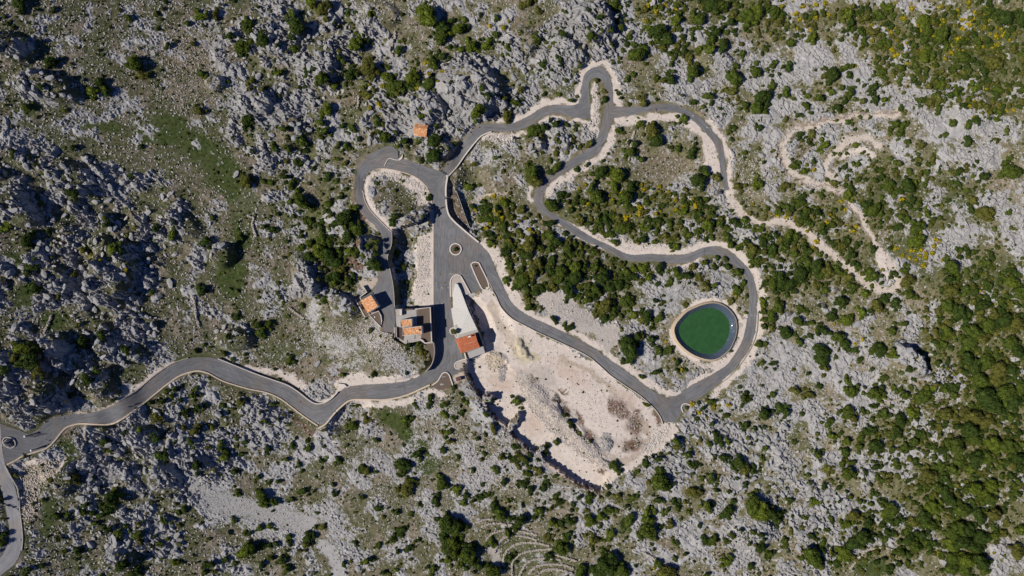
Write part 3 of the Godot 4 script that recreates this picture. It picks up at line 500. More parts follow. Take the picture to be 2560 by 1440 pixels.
func prepare_heights() -> void:
	nat.resize(NX * NY); road_h.resize(NX * NY); road_m.resize(NX * NY); top.resize(NX * NY); rocky.resize(NX * NY)
	raise(CRAGS)
	# the bench that carries the upper houses and the western road
	raise([[930,690,190,260,0,3.3]], 2.6)
	raise([[1010,880,110,90,0,1.3]], 2.2)
	raise_poly([990,768,1084,764,1088,858,1066,860,1050,852,1018,861,990,846], 0.0)
	raise_poly([1080,966,1102,942,1116,930,1134,964,1105,980], -0.25)
	raise_poly([986,575,1050,560,1086,520,1086,768,1044,768,1010,772,991,770,988,720,981,682,974,647,984,613], 0.0)
	raise([[1020,660,26,90,0,-0.8]])
	raise_poly([1086,430,1121,439,1115,482,1118,517,1130,548,1170,585,1200,606,1228,640,1242,680,1262,722,1240,736,1222,716,1206,724,1180,736,1150,712,1130,730,1140,850,1163,900,1140,925,1090,905,1086,700], 0.0)
	# terrace and drop below the plaza's retaining wall
	raise([[1185,500,60,90,0,-3.0]], 2.0)
	raise_poly([1120,440,1114,482,1117,517,1125,540,1150,566,1176,574,1131,457], -1.2)
	# below the corner of the entry road and below the reservoir's outlet
	raise([[875,1045,70,40,-25,-2.6],[700,1010,90,26,28,-1.2],[1180,395,60,50,0,-1.6],[60,1210,60,70,0,-1.4]], 2.0)
	# the quarry floor, cut into the slope
	raise([[1230,820,60,80,-25,-1.2],[1196,800,36,78,-24,-2.4]], 2.0)
	raise_poly([1163,900,1200,884,1213,880,1260,900,1330,985,1420,1080,1530,1190, 1512, 1220, 1499, 1229, 1470, 1221, 1430, 1200, 1393, 1172, 1362, 1155, 1354, 1138, 1362, 1120, 1348, 1122, 1336, 1135, 1322, 1124, 1288, 1097, 1273, 1080, 1296, 1056, 1300, 1032, 1283, 1050, 1267, 1067, 1246, 1054, 1227, 1039, 1213, 1008, 1234, 1003, 1236, 992, 1216, 988, 1203, 997, 1182, 966, 1165, 932], -2.6, false, 3.0)
	raise_poly([1133,705,1141,700,1150,712,1198,832,1203,884,1163,900,1140,860,1128,760], -0.3)
	raise([[1385,1035,30,22,44,0.9],[1425,1062,30,16,30,1.0],[1340,985,46,26,40,0.7],[1475,1120,40,24,45,0.9],[1450,1085,20,24,0,0.6],[1298,858,14,16,0,0.9],[1308,880,16,22,-30,1.0],[1322,893,16,10,20,0.6],[1250,905,24,26,0,0.8],[1220,990,14,9,0,1.2],[1515,1110,18,20,0,0.8],[1520,1165,40,12,35,0.8]], 1.6)
	raise([[1405,1015,10,26,-28,-1.0],[1440,1070,8,34,-38,-1.0]], 1.6)
	# the reservoir's basin
	raise([[1762,828,82,76,0,0.9]], 3.0)
	raise_poly([1687,825,1691,810,1702,797,1717,783,1735,773,1756,765,1776,761,1794,763,1810,771,1823,783,1832,797,1836,814,1834,835,1827,854,1817,870,1803,883,1789,892,1775,895,1756,892,1736,884,1717,872,1702,859,1691,844], -4.0)
	# knolls
	raise([[1660,415,110,80,0,-1.2],[2020,360,50,60,0,-0.6],[1300,1400,130,90,0,-1.5],[1400,680,160,90,0,1.5],[1740,710,100,50,0,1.0]], 1.4)

func quad_rows(rows: Array) -> Array:
	var left := []
	var right := []
	for i in range(0, rows.size(), 4):
		left.append(Vector2(rows[i], rows[i + 1]))
		right.append(Vector2(rows[i + 2], rows[i + 3]))
	var out := []
	var n := left.size()
	for i in n - 1:
		var k := maxi(2, int(maxf(left[i].distance_to(left[i + 1]), right[i].distance_to(right[i + 1])) / 2.0))
		for j in k:
			var t := float(j) / k
			out.append([left[i].cubic_interpolate(left[i + 1], left[maxi(0, i - 1)], left[mini(n - 1, i + 2)], t), right[i].cubic_interpolate(right[i + 1], right[maxi(0, i - 1)], right[mini(n - 1, i + 2)], t)])
	out.append([left[n - 1], right[n - 1]])
	return out

func carve_roads() -> Dictionary:
	var strips := {}
	for called in ROADS:
		var rows := quad_rows(ROADS[called])
		var hs := PackedFloat32Array()
		for r in rows:
			var m: Vector2 = (r[0] + r[1]) * 0.5
			hs.append(nat[cell(m.x, m.y)])
		for turn in 3:
			var copy := hs.duplicate()
			for i in hs.size():
				var s := 0.0
				var k := 0
				for j in range(maxi(0, i - 9), mini(hs.size(), i + 10)):
					s += copy[j]; k += 1
				hs[i] = s / k
		strips[called] = [rows, hs]
	for pass_ in 2:                                       # shoulders first, then the carriageways
		for called in strips:
			var rows: Array = strips[called][0]
			var hs: PackedFloat32Array = strips[called][1]
			for i in rows.size():
				var a: Vector2 = rows[i][0]
				var b: Vector2 = rows[i][1]
				var w := a.distance_to(b)
				var d := (b - a) / w
				var s := -12.0 if pass_ == 0 else 0.0
				while s < (w + 12.0 if pass_ == 0 else w):
					var p := a + d * s
					var c := cell(p.x, p.y)
					var outside := maxf(maxf(-s, s - w), 0.0)
					var weight := 1.0 - smoothstep(2.0, 12.0, outside)
					if pass_ == 1 or weight > road_m[c]:
						road_m[c] = weight
						road_h[c] = hs[i] - (0.18 if s > 3.0 and s < w - 3.0 else 0.03)
					s += 1.2
	return strips

func build_terrain() -> void:
	var f := FastNoiseLite.new(); f.seed = 11; f.frequency = 0.075; f.fractal_octaves = 4
	var cv := FastNoiseLite.new(); cv.seed = 21; cv.noise_type = FastNoiseLite.TYPE_CELLULAR; cv.cellular_return_type = FastNoiseLite.RETURN_CELL_VALUE; cv.frequency = 0.5; cv.fractal_type = FastNoiseLite.FRACTAL_NONE; cv.cellular_jitter = 1.1
	var cd := FastNoiseLite.new(); cd.seed = 21; cd.noise_type = FastNoiseLite.TYPE_CELLULAR; cd.cellular_return_type = FastNoiseLite.RETURN_DISTANCE2_SUB; cd.frequency = 0.5; cd.fractal_type = FastNoiseLite.FRACTAL_NONE; cd.cellular_jitter = 1.1
	var sv := FastNoiseLite.new(); sv.seed = 31; sv.noise_type = FastNoiseLite.TYPE_CELLULAR; sv.cellular_return_type = FastNoiseLite.RETURN_CELL_VALUE; sv.frequency = 1.3; sv.fractal_type = FastNoiseLite.FRACTAL_NONE; sv.cellular_jitter = 1.0
	var w1 := FastNoiseLite.new(); w1.seed = 41; w1.frequency = 0.16; w1.fractal_octaves = 5; w1.fractal_gain = 0.6
	var w2 := FastNoiseLite.new(); w2.seed = 42; w2.frequency = 0.16; w2.fractal_octaves = 5; w2.fractal_gain = 0.6
	var ridge := FastNoiseLite.new(); ridge.seed = 71; ridge.frequency = 0.085; ridge.fractal_octaves = 3
	var turn_ := FastNoiseLite.new(); turn_.seed = 61; turn_.frequency = 0.004; turn_.fractal_octaves = 1
	var g := FastNoiseLite.new(); g.seed = 51; g.frequency = 0.6; g.fractal_octaves = 3
	var bedding := []                                    # cos, sin of the strike, stretch along and across it
	for b in [[36.0, 0.8, 1.3], [62.0, 0.95, 1.15], [20.0, 1.3, 1.9], [-30.0, 1.2, 1.7], [30.0, 2.1, 2.6], [40.0, 0.42, 0.62]]:
		bedding.append([cos(deg_to_rad(b[0])), sin(deg_to_rad(b[0])), b[1], b[2]])
	var pos := PackedVector3Array(); pos.resize(NX * NY)
	var col := PackedColorArray(); col.resize(NX * NY)
	for j in NY:
		var py := Y0 + j * C
		for i in NX:
			var px := X0 + i * C
			var c := j * NX + i
			var ux := px * K; var uy := py * K
			var dx := w1.get_noise_2d(ux, uy); var dy := w2.get_noise_2d(ux, uy)
			var wx := clampi(int((px + dx * 14.0 - X0) / L), 0, LX - 1)
			var wy := clampi(int((py + dy * 14.0 - Y0) / L), 0, LY - 1)
			var q := wy * LX + wx
			var m := road_m[c]
			var r := lay_r[q] * (1.0 - m); var a := lay_a[q]
			var base := lerpf(nat[c], road_h[c], m)
			var fine := g.get_noise_2d(ux, uy)
			var tone := 1.0 + fine * (0.5 if soil_g[q] < 0.3 else 0.16)
			var color := Color(soil_r[q] * tone, soil_g[q] * tone, soil_b[q] * tone)
			var up := fine * (0.07 if soil_g[q] < 0.3 else 0.03) * (1.0 - m)
			var is_rock := 0
			if r > 0.01:
				var big := f.get_noise_2d(ux, uy)
				var crest := 1.0 - absf(ridge.get_noise_2d((ux * 0.81 + uy * 0.59) * 0.32 + dx, (-ux * 0.59 + uy * 0.81) + dy)) * 2.4
				up += maxf(crest, -0.6) * a * a * 1.15 * minf(1.0, r * 1.5)
				var way := turn_.get_noise_2d(px, py) + dx * 0.15
				var rough_ := a + dy * 0.12
				if (r > 0.93 and a > 0.6) or a > 0.24 and turn_.get_noise_2d(px * 1.7 + 900.0, py * 1.7) + dy * 0.12 > 0.16:
					rough_ = -1.0
				var set_: Array = bedding[5] if rough_ < -0.5 else bedding[4] if rough_ < 0.22 else ((bedding[0] if way < 0.12 else bedding[1]) if rough_ > 0.47 else (bedding[2] if way < 0.0 else bedding[3]))
				var s: float = (ux * set_[0] + uy * set_[1]) * set_[2] + dx * 1.1
				var t: float = (-ux * set_[1] + uy * set_[0]) * set_[3] + dy * 1.1
				var v := cv.get_noise_2d(s, t); var small := sv.get_noise_2d(s * 1.3, t)
				var e := big * 1.35 + v * 0.30 + small * 0.17 + (crest - 0.5) * a * 0.5 - lerpf(0.68, -0.56, r)
				if e > 0.0:
					var groove := clampf(cd.get_noise_2d(s, t) + 1.0, 0.0, 0.35) / 0.35
					var lift := minf(e, 0.9) * a * 1.5 + (v * 0.55 + small * 0.34) * a * a * 1.25 + small * 0.06 + (groove - 1.0) * (0.06 + a * 0.85)
					up = up + maxf(lift, -0.5) * minf(1.0, e * 6.0) * (1.0 - m)
					is_rock = 1
					var k := 0.30 + v * 0.045 + small * 0.05 + fine * 0.10 + (1.0 - a) * 0.09
					color = color.lerp(Color(k * 1.01, k * 0.98, k * 0.95), minf(1.0, e * 9.0))
			rocky[c] = is_rock
			top[c] = base + up
			col[c] = color
			pos[c] = at(px, py, base + up)
	print("terrain heights ", Time.get_ticks_msec())
	var nor := PackedVector3Array(); nor.resize(NX * NY)
	for j in NY:
		for i in NX:
			var hard := rocky[j * NX + i] == 1           # broken rock keeps its facets
			var l := pos[j * NX + (i if hard and i < NX - 1 else maxi(0, i - 1))]; var r := pos[j * NX + mini(NX - 1, i + 1)]
			var u := pos[(j if hard and j < NY - 1 else maxi(0, j - 1)) * NX + i]; var d := pos[mini(NY - 1, j + 1) * NX + i]
			nor[j * NX + i] = (d - u).cross(r - l).normalized()
	var idx := PackedInt32Array(); idx.resize((NX - 1) * (NY - 1) * 6)
	var k := 0
	for j in NY - 1:
		for i in NX - 1:
			var p := j * NX + i
			idx[k] = p; idx[k + 1] = p + 1; idx[k + 2] = p + NX + 1
			idx[k + 3] = p; idx[k + 4] = p + NX + 1; idx[k + 5] = p + NX
			k += 6
	# the hills go on beyond the surveyed ground
	var rim := []
	for i in range(0, NX, 16): rim.append(i)
	for j in range(0, NY, 16): rim.append(j * NX + NX - 1)
	for i in range(NX - 1, -1, -16): rim.append((NY - 1) * NX + i)
	for j in range(NY - 1, -1, -16): rim.append(j * NX)
	var start := pos.size()
	for p in rim:
		var q: Vector3 = pos[p]
		var o := q.normalized()
		pos.append(q - Vector3(0, 0.8, 0)); nor.append(Vector3.UP); col.append(Color(0.17, 0.16, 0.11))
		pos.append(Vector3(q.x * 14.0, q.y + 12.0 + 8.0 * o.x, q.z * 14.0)); nor.append(Vector3.UP); col.append(Color(0.17, 0.16, 0.11))
	for i in rim.size():
		var a := start + i * 2; var b := start + ((i + 1) % rim.size()) * 2
		idx.append_array(PackedInt32Array([a, a + 1, b + 1, a, b + 1, b]))
	var arrays := []
	arrays.resize(Mesh.ARRAY_MAX)
	arrays[Mesh.ARRAY_VERTEX] = pos
	arrays[Mesh.ARRAY_NORMAL] = nor
	arrays[Mesh.ARRAY_COLOR] = col
	arrays[Mesh.ARRAY_INDEX] = idx
	var mesh := ArrayMesh.new()
	mesh.add_surface_from_arrays(Mesh.PRIMITIVE_TRIANGLES, arrays)
	var mat := StandardMaterial3D.new()
	mat.vertex_color_use_as_albedo = true
	mat.roughness = 0.95
	mat.albedo_texture = grain_texture(77, 0.05, 0.72, 1.0)
	mat.uv1_triplanar = true
	mat.uv1_world_triplanar = true
	mat.uv1_scale = Vector3.ONE * 0.21
	var o := obj("terrain", mesh, mat)
	tag(o, "rough karst hillside of grey limestone, dry grass and pale earth", "terrain", "", "structure")

func build_roads(strips: Dictionary) -> void:
	var order := 0
	for called in strips:
		var rows: Array = strips[called][0]
		var hs: PackedFloat32Array = strips[called][1]
		var st := SurfaceTool.new()
		st.begin(Mesh.PRIMITIVE_TRIANGLES)
		st.set_smooth_group(0)
		var across := 12
		var wear := FastNoiseLite.new(); wear.seed = 90; wear.frequency = 0.16; wear.fractal_octaves = 4
		var dust := FastNoiseLite.new(); dust.seed = 91; dust.frequency = 0.05; dust.fractal_octaves = 3
		var run := 0.0
		var ring := []
		for i in rows.size():
			if i > 0:
				run += ((rows[i][0] + rows[i][1]) * 0.5).distance_to((rows[i - 1][0] + rows[i - 1][1]) * 0.5) * K
			var line := []
			var w: float = rows[i][0].distance_to(rows[i][1]) * K
			for j in across + 1:
				var t := float(j) / across
				var p: Vector2 = rows[i][0].lerp(rows[i][1], t)
				if j == 0 or j == across:                # a slightly ragged edge
					p += Vector2(rng.randf_range(-0.7, 0.7), rng.randf_range(-0.7, 0.7))
				var g := at(p.x, p.y, hs[i] + 0.05 + 0.005 * order)
				var lane := absf(fposmod(t * w, 2.6) - 1.3)
				var tone := 0.86 + wear.get_noise_2d(g.x, g.z) * 0.14 + dust.get_noise_2d(g.z, g.x) * 0.16 - (0.1 if lane < 0.35 else 0.0)
				var color := Color(tone, tone, tone)
				var dirt := clampf(dust.get_noise_2d(g.x * 1.4, g.z * 1.4) * 2.2 - 0.25 + (0.35 if j < 2 or j > across - 2 else 0.0), 0.0, 0.5)
				color = color.lerp(Color(1.0, 0.86, 0.72), dirt)
				line.append([g, Vector2(t * w, run), color])
			ring.append(line)
		for i in rows.size() - 1:
			for j in across:
				for v in [ring[i][j], ring[i + 1][j], ring[i + 1][j + 1], ring[i][j], ring[i + 1][j + 1], ring[i][j + 1]]:
					st.set_uv(v[1])
					st.set_color(v[2])
					st.add_vertex(v[0])
		st.generate_normals()
		var o := obj(called, st.commit(), mats.old_asphalt if called == "valley_road" else mats.asphalt)
		var label: String = {"valley_road": "pale worn through road that the gated entry road leaves", "entry_road": "grey asphalt entry road winding from the gate up to the plaza", "plaza_road": "wide asphalt plaza round the circular planter", "parking_bay": "short asphalt parking bay between two kerbed islands", "quarry_road": "straight asphalt road between the quarry and the pale pads", "reservoir_road": "asphalt road curving round the reservoir and the hairpin bend", "upper_road": "asphalt branch road ending above the dirt track", "loop_road": "asphalt loop road leading to the tiled houses", "turning_spur": "short asphalt spur below the tiled hut"}[called]
		tag(o, label, "road", "", "structure")
		for s in {"loop_road": [[1049.5, 412, 1043, 441]], "entry_road": [[862, 975, 870, 998], [1008, 956, 1014, 985], [826, 1004, 831, 1030]], "quarry_road": [[1262, 724, 1234, 728]], "reservoir_road": [[1762, 621, 1760, 638], [1500, 366, 1516, 352]]}.get(called, []):
			var seam := SurfaceTool.new()
			seam.begin(Mesh.PRIMITIVE_TRIANGLES)
			var a := Vector2(s[0], s[1]); var b := Vector2(s[2], s[3])
			var side := (b - a).normalized().orthogonal() * 0.6
			var up := bed((a.x + b.x) * 0.5, (a.y + b.y) * 0.5) + 0.18 + 0.05 + 0.005 * order + 0.012
			quad(seam, at(a.x + side.x, a.y + side.y, up), at(b.x + side.x, b.y + side.y, up), at(b.x - side.x, b.y - side.y, up), at(a.x - side.x, a.y - side.y, up))
			seam.generate_normals()
			obj("tar_seam", seam.commit(), mats.tar, o)
		order += 1

# ------------------------------------------------------------------ plants and stones
func zone(px: float, py: float) -> String:
	if px < 870.0 and py < 430.0: return "on the boulder slope above the grassy hollow"
	if px < 640.0 and py < 920.0: return "among the jagged blocks round the grassy hollow"
	if px < 965.0 and py < 930.0: return "in the grove beside the tiled houses"
	if px < 1090.0 and py > 425.0 and py < 780.0: return "beside the asphalt loop road"
	if px < 1280.0 and py < 430.0: return "among the crags round the tiled hut"
	if px < 1170.0 and py > 930.0: return "on the scree slope below the entry road"
	if px < 1170.0: return "on the stony bank beside the entry road"
	if px < 1850.0 and py < 280.0: return "on the ledges round the hairpin bend"
	if px < 1830.0 and py > 280.0 and py < 620.0: return "on the knoll between the upper roads"
	if px < 1640.0 and py < 840.0: return "in the thicket above the pale pads"
	if px < 1880.0 and py < 990.0: return "on the limestone round the reservoir"
	if px < 1700.0 and py < 1235.0: return "round the edges of the pale quarry"
	if px < 1560.0: return "round the old stone terraces"
	if px < 1900.0: return "on the broken limestone below the quarry road"
	if py < 230.0: return "in the flowering scrub above the limestone pavement"
	if py < 470.0: return "round the curling dirt track"
	if py < 800.0: return "beside the pale bulldozed track"
	if px > 2330.0: return "in the dense maquis of the far slope"
	return "on the limestone pavement beyond the reservoir road"

func crown_mesh(seed_: int, lumps: int, leaves: int, size: float, tall: float, accent := 0.0, accent_color := Color.WHITE, core := 0.8, base := Color.WHITE) -> ArrayMesh:
	var g := RandomNumberGenerator.new()
	g.seed = seed_
	var st := SurfaceTool.new()
	st.begin(Mesh.PRIMITIVE_TRIANGLES)
	st.set_smooth_group(-1)
	var cs := []
	for i in lumps:
		var an := g.randf() * TAU
		var d := sqrt(g.randf()) * 0.66
		var lr := g.randf_range(0.26, 0.46)
		var y := lerpf(tall * 0.78, tall * 0.38, d / 0.66) + g.randf_range(-0.14, 0.14)
		cs.append([Vector3(cos(an) * d, y, sin(an) * d * g.randf_range(0.8, 1.0)), lr, g.randf_range(0.72, 1.0)])
	cs.append([Vector3(0, tall * 0.45, 0), 0.5, 0.8])
	for l in cs:                                          # inner leaves, of the same colour as the outer ones
		var c: Vector3 = l[0]
		var r: float = l[1] * core
		for a in 3:
			for b in 7:
				var p := []
				for q in [[a, b], [a + 1, b], [a + 1, b + 1], [a, b + 1]]:
					var th: float = PI * q[0] / 3.0
					var ph: float = TAU * q[1] / 7.0
					p.append(c + Vector3(sin(th) * cos(ph), cos(th), sin(th) * sin(ph)) * r)
				st.set_color(base * float(l[2]))
				quad(st, p[0], p[1], p[2], p[3])
	for i in leaves:
		var l: Array = cs[g.randi() % cs.size()]
		var dir := Vector3(g.randfn(), g.randfn() + 0.35, g.randfn()).normalized()
		var p: Vector3 = l[0] + dir * l[1] * g.randf_range(0.78, 1.18)
		if p.y < 0.05: continue
		var nn := (dir + Vector3(g.randfn(), g.randfn(), g.randfn()) * 0.45).normalized()
		var u := nn.cross(Vector3(g.randfn(), g.randfn(), g.randfn())).normalized()
		var v := nn.cross(u)
		var s := size * g.randf_range(0.6, 1.3)
		var tone: float = l[2] * g.randf_range(0.62, 1.0)
		var color := base * tone
		if accent > 0.0 and g.randf() < accent: color = accent_color * g.randf_range(0.8, 1.1)
		st.set_color(color)
		quad(st, p - u * s, p - v * s * 0.6, p + u * s, p + v * s * 0.6)
	st.generate_normals()
	return st.commit()

func stone_mesh(seed_: int, flatness := 0.6) -> ArrayMesh:
	var g := RandomNumberGenerator.new()
	g.seed = seed_
	var st := tool()
	var base := SphereMesh.new()
	base.radial_segments = 6; base.rings = 2; base.radius = 1.0; base.height = 2.0
	var arr := base.get_mesh_arrays()
	var vs: PackedVector3Array = arr[Mesh.ARRAY_VERTEX]
	var ix: PackedInt32Array = arr[Mesh.ARRAY_INDEX]
	var moved := {}
	for i in ix:
		var p := vs[i]
		var key := Vector3i((p * 50.0).round())
		if not moved.has(key):
			moved[key] = Vector3(p.x * g.randf_range(0.85, 1.7), p.y * flatness * g.randf_range(0.6, 1.3), p.z * g.randf_range(0.5, 1.0))
		st.add_vertex(moved[key])
	return done(st)

func leaf_material(color: Color) -> StandardMaterial3D:
	var m := flat(color, 0.75)
	m.vertex_color_use_as_albedo = true
	m.cull_mode = BaseMaterial3D.CULL_DISABLED
	m.metallic_specular = 0.15
	m.backlight_enabled = true
	m.backlight = Color(0.25, 0.3, 0.1)
	return m

func copies(called: String, mesh: Mesh, mat: Material, list: Array, label: String, category: String) -> void:   # list of [Transform3D, Color]
	if list.is_empty(): return
	var mm := MultiMesh.new()
	mm.transform_format = MultiMesh.TRANSFORM_3D
	mm.use_colors = true
	mm.mesh = mesh
	mm.instance_count = list.size()
	for i in list.size():
		mm.set_instance_transform(i, list[i][0])
		mm.set_instance_color(i, list[i][1])
	var o := MultiMeshInstance3D.new()
	o.name = numbered(called)
	o.multimesh = mm
	o.material_override = mat
	add_child(o)
	tag(o, label, category, "", "stuff")

var no_plants := []

func built_over(p: Vector2, margin := 0.0) -> bool:
	for poly in no_plants:
		if Geometry2D.is_point_in_polygon(p, poly): return true
	return road_m[cell(p.x, p.y)] > 0.55 - margin

func standing(px: float, py: float, r: float, tall: float) -> Transform3D:
	var g := ground(px, py)
	var p := aloft(px, py, g + r * tall * 0.5)
	p.y = broad(px, py) + g - 0.08
	var b := Basis(Vector3.UP, rng.randf() * TAU) * Basis.from_scale(Vector3(r * rng.randf_range(0.8, 1.28), r * rng.randf_range(0.8, 1.15), r * rng.randf_range(0.72, 1.05)))
	return Transform3D(b, p)

func build_plants() -> void:
	var hues := {"dark green": Color(0.050, 0.078, 0.016), "mid green": Color(0.082, 0.113, 0.019), "olive green": Color(0.125, 0.127, 0.028), "bright green": Color(0.115, 0.150, 0.020)}
	var tones := hues.keys()
	var crowns := []
	for i in 6:
		crowns.append(crown_mesh(100 + i, 10 + i, 1000, 0.085, [1.25, 1.0, 1.4, 1.1, 1.3, 0.95][i]))
	var big_crowns := []
	for i in 4:
		big_crowns.append(crown_mesh(200 + i, 26, 2400, 0.075, [1.5, 1.3, 1.6, 1.2][i]))
	var gold := crown_mesh(300, 9, 1000, 0.085, 0.95, 0.72, Color(0.55, 0.40, 0.012), 0.8, Color(0.085, 0.11, 0.02))
	var gold2 := crown_mesh(301, 12, 1000, 0.08, 0.85, 0.5, Color(0.52, 0.39, 0.012), 0.8, Color(0.085, 0.11, 0.02))
	var dry_crown := crown_mesh(310, 12, 900, 0.045, 1.0, 0.0, Color.WHITE, 0.45)
	var leaf := {}
	for t in tones: leaf[t] = leaf_material(hues[t])
	var white_leaf := leaf_material(Color.WHITE)
	white_leaf.backlight = Color(0.25, 0.3, 0.1)
	var bark := flat(Color(0.09, 0.07, 0.05))
	var st := tool()
	beam(st, Vector3(0, -0.25, 0), Vector3(0.04, 0.55, 0.03), 0.11, 6, 0.06)
	beam(st, Vector3(0.02, 0.3, 0), Vector3(0.32, 0.75, 0.14), 0.05, 5, 0.03)
	beam(st, Vector3(0.02, 0.3, 0), Vector3(-0.26, 0.7, -0.2), 0.05, 5, 0.03)
	var trunk := done(st)
	var all := []
	for corner in SHRUBS:
		var d: Array = SHRUBS[corner]
		for i in range(0, d.size(), 3):
			all.append([corner.x + d[i] / 3.0, corner.y + d[i + 1] / 3.0, d[i + 2] / 3.0 * 1.08])
	all.sort_custom(func(a, b): return a[2] > b[2])
	var rest := []
	for i in crowns.size(): rest.append([])
	var placed := 0
	var seen := {}
	for d in all:
		var px: float = d[0]; var py: float = d[1]; var r: float = d[2] * K
		seen[Vector2i(int(px / 12), int(py / 12))] = true
		var t := rng.randf()
		var left := clampf((900.0 - px) / 900.0, 0.0, 1.0)
		var tone: String = "dark green" if t < 0.36 + left * 0.25 else ("mid green" if t < 0.74 else ("olive green" if t < 0.88 else "bright green"))
		for k in (3 if d[2] > 11.0 else 1):             # smaller neighbours that run into it
			var an := rng.randf() * TAU
			var far := d[2] * rng.randf_range(0.75, 1.35) as float
			var q := Vector2(px + cos(an) * far, py + sin(an) * far)
			var rr := r * rng.randf_range(0.28, 0.6)
			var hue := (hues[tone] * rng.randf_range(0.85, 1.2)) as Color
			if not built_over(q, 0.25): rest[rng.randi() % crowns.size()].append([standing(q.x, q.y, rr, 1.1), hue])
		if placed < 300:
			var v := rng.randi() % (4 if d[2] > 17.0 else 6)
			var tall: float = ([1.5, 1.3, 1.6, 1.2] if d[2] > 17.0 else [1.25, 1.0, 1.4, 1.1, 1.3, 0.95])[v]
			var tr := standing(px, py, r, tall)
			var where := zone(px, py)
			var size := "broad" if d[2] > 19.0 else "rounded"
			var o := Node3D.new()
			o.name = numbered("evergreen_shrub")
			add_child(o)
			o.transform = tr
			tag(o, "%s %s evergreen shrub %s" % [size, tone, where], "shrub", "%s %s shrubs %s" % [size, tone, where])
			var c := MeshInstance3D.new()
			c.name = "crown"
			c.mesh = big_crowns[v] if d[2] > 17.0 else crowns[v]
			c.material_override = leaf[tone]
			o.add_child(c)
			var b := MeshInstance3D.new()
			b.name = "trunk"
			b.mesh = trunk
			b.material_override = bark
			o.add_child(b)
			placed += 1
		else:
			var v := rng.randi() % crowns.size()
			rest[v].append([standing(px, py, r, 1.1), hues[tone] * rng.randf_range(0.85, 1.15)])
	# low cushions between them
	var cushion := crown_mesh(400, 5, 220, 0.16, 0.8)
	var low_list := []
	for i in 60000:
		var px := rng.randf_range(-90, 2650); var py := rng.randf_range(-65, 1505)
		var q := layer_at(px, py)
		var pick := rng.randf()
		var r := lerpf(0.16, 0.5, pow(rng.randf(), 1.6))
		var hue := hues["dark green"].lerp(hues["olive green"], rng.randf()) as Color
		if (soil_g[q] > 0.3 and pick > 0.07) or rocky[cell(px, py)] == 1 or built_over(Vector2(px, py), 0.3): continue
		if pick > 0.28 + lay_s[q] * 0.6: continue
		if soil_g[q] > soil_r[q] * 1.25 and pick > 0.15: continue
		low_list.append([standing(px, py, r, 0.8), hue])
	copies("cushion_scrub", cushion, white_leaf, low_list, "tiny cushions of olive scrub between stones", "scrub")
	# scrub between them
	var broom := []
	for i in 56000:
		var px := rng.randf_range(-90, 2650); var py := rng.randf_range(-65, 1505)
		var q := layer_at(px, py)
		var s := lay_s[q]
		var pick := rng.randf()
		var tone: String = tones[rng.randi() % 3]
		var v := rng.randi() % crowns.size()
		var big := rng.randf()
		var gold_pick := rng.randf()
		if built_over(Vector2(px, py), 0.25): continue
		if gold_pick < lay_y[q] * 0.14:
			broom.append([px, py, lerpf(4.2, 9.5, big * big)])
			continue
		if pick > s * s * 0.8 + s * 0.06: continue
		if lay_p[q] > 0.75 and pick > 0.01: continue
		var r := lerpf(2.2, 5.5 + s * 6.5, big * big) * K
		rest[v].append([standing(px, py, r, 1.1), hues[tone] * rng.randf_range(0.8, 1.2)])
	for i in crowns.size():
		copies("scrub_cover", crowns[i], white_leaf, rest[i], ["low green scrub scattered over the limestone", "flat cushions of green scrub between the rocks", "upright small green bushes dotting the slope", "tangled low green bushes filling the thickets", "small domed green bushes on stony ground", "spreading dwarf scrub on dry soil"][i], "scrub")
	for d in [[1073,186,9],[1045,190,8],[957,216,9],[1065,155,8],[1042,222,9],[925,270,8],[1255,500,12],[1245,530,10],[1225,560,9],[1215,570,8],[1255,545,10],[1235,490,9],[1470,512,9],[1500,540,8],[1600,520,10],[1640,535,9],[1565,545,8],[1690,525,8],[1605,517,9],[1836,733,9],[1636,1420,7],[1730,1010,9],[1748,1030,8],[1775,1005,8],[230,641,10],[250,650,7],[315,675,6],[2340,600,8],[2335,615,8],[2255,640,9],[2240,620,8],[2280,625,9],[2300,640,8],[2290,650,9],[2035,425,7],[1640,28,9],[1690,20,8],[1955,15,8],[1990,35,9],[2040,45,9],[2280,20,9],[2390,35,8],[2300,130,8],[2460,70,9],[2490,90,10],[2450,100,9],[2510,85,8],[2140,165,7],[2210,175,8],[1840,735,8]]:
		broom.append(d)
	broom.sort_custom(func(a, b): return a[2] > b[2])
	var low := []
	for i in broom.size():
		var d: Array = broom[i]
		var tr := standing(d[0], d[1], d[2] * K, 0.9)
		if i < 240:
			var where := zone(d[0], d[1])
			var o := Node3D.new()
			o.name = numbered("broom_bush")
			add_child(o)
			o.transform = tr
			tag(o, "broom bush in yellow flower %s" % where, "bush", "yellow broom %s" % where)
			var c := MeshInstance3D.new()
			c.name = "crown"
			c.mesh = gold if i % 2 == 0 else gold2
			c.material_override = white_leaf
			o.add_child(c)
			var b := MeshInstance3D.new()
			b.name = "trunk"
			b.mesh = trunk
			b.material_override = bark
			o.add_child(b)
		else:
			low.append([tr, Color.WHITE])
	copies("broom_scrub", gold2, white_leaf, low, "small sprigs of yellow broom among the scrub", "scrub")
	for d in [[1983,85,9],[2027,23,7],[1672,13,9],[2062,738,9],[2092,726,9],[2060,765,9],[1975,782,10],[1795,480,12],[133,200,8],[1150,55,6]]:
		var o := Node3D.new()
		o.name = numbered("bare_bush")
		add_child(o)
		o.transform = standing(d[0], d[1], d[2] * K, 1.0)
		tag(o, "leafless grey twiggy bush %s" % zone(d[0], d[1]), "bush", "leafless grey bushes %s" % zone(d[0], d[1]))
		var c := MeshInstance3D.new()
		c.name = "crown"
		c.mesh = dry_crown
		c.material_override = mats.twig
		o.add_child(c)
		var b := MeshInstance3D.new()
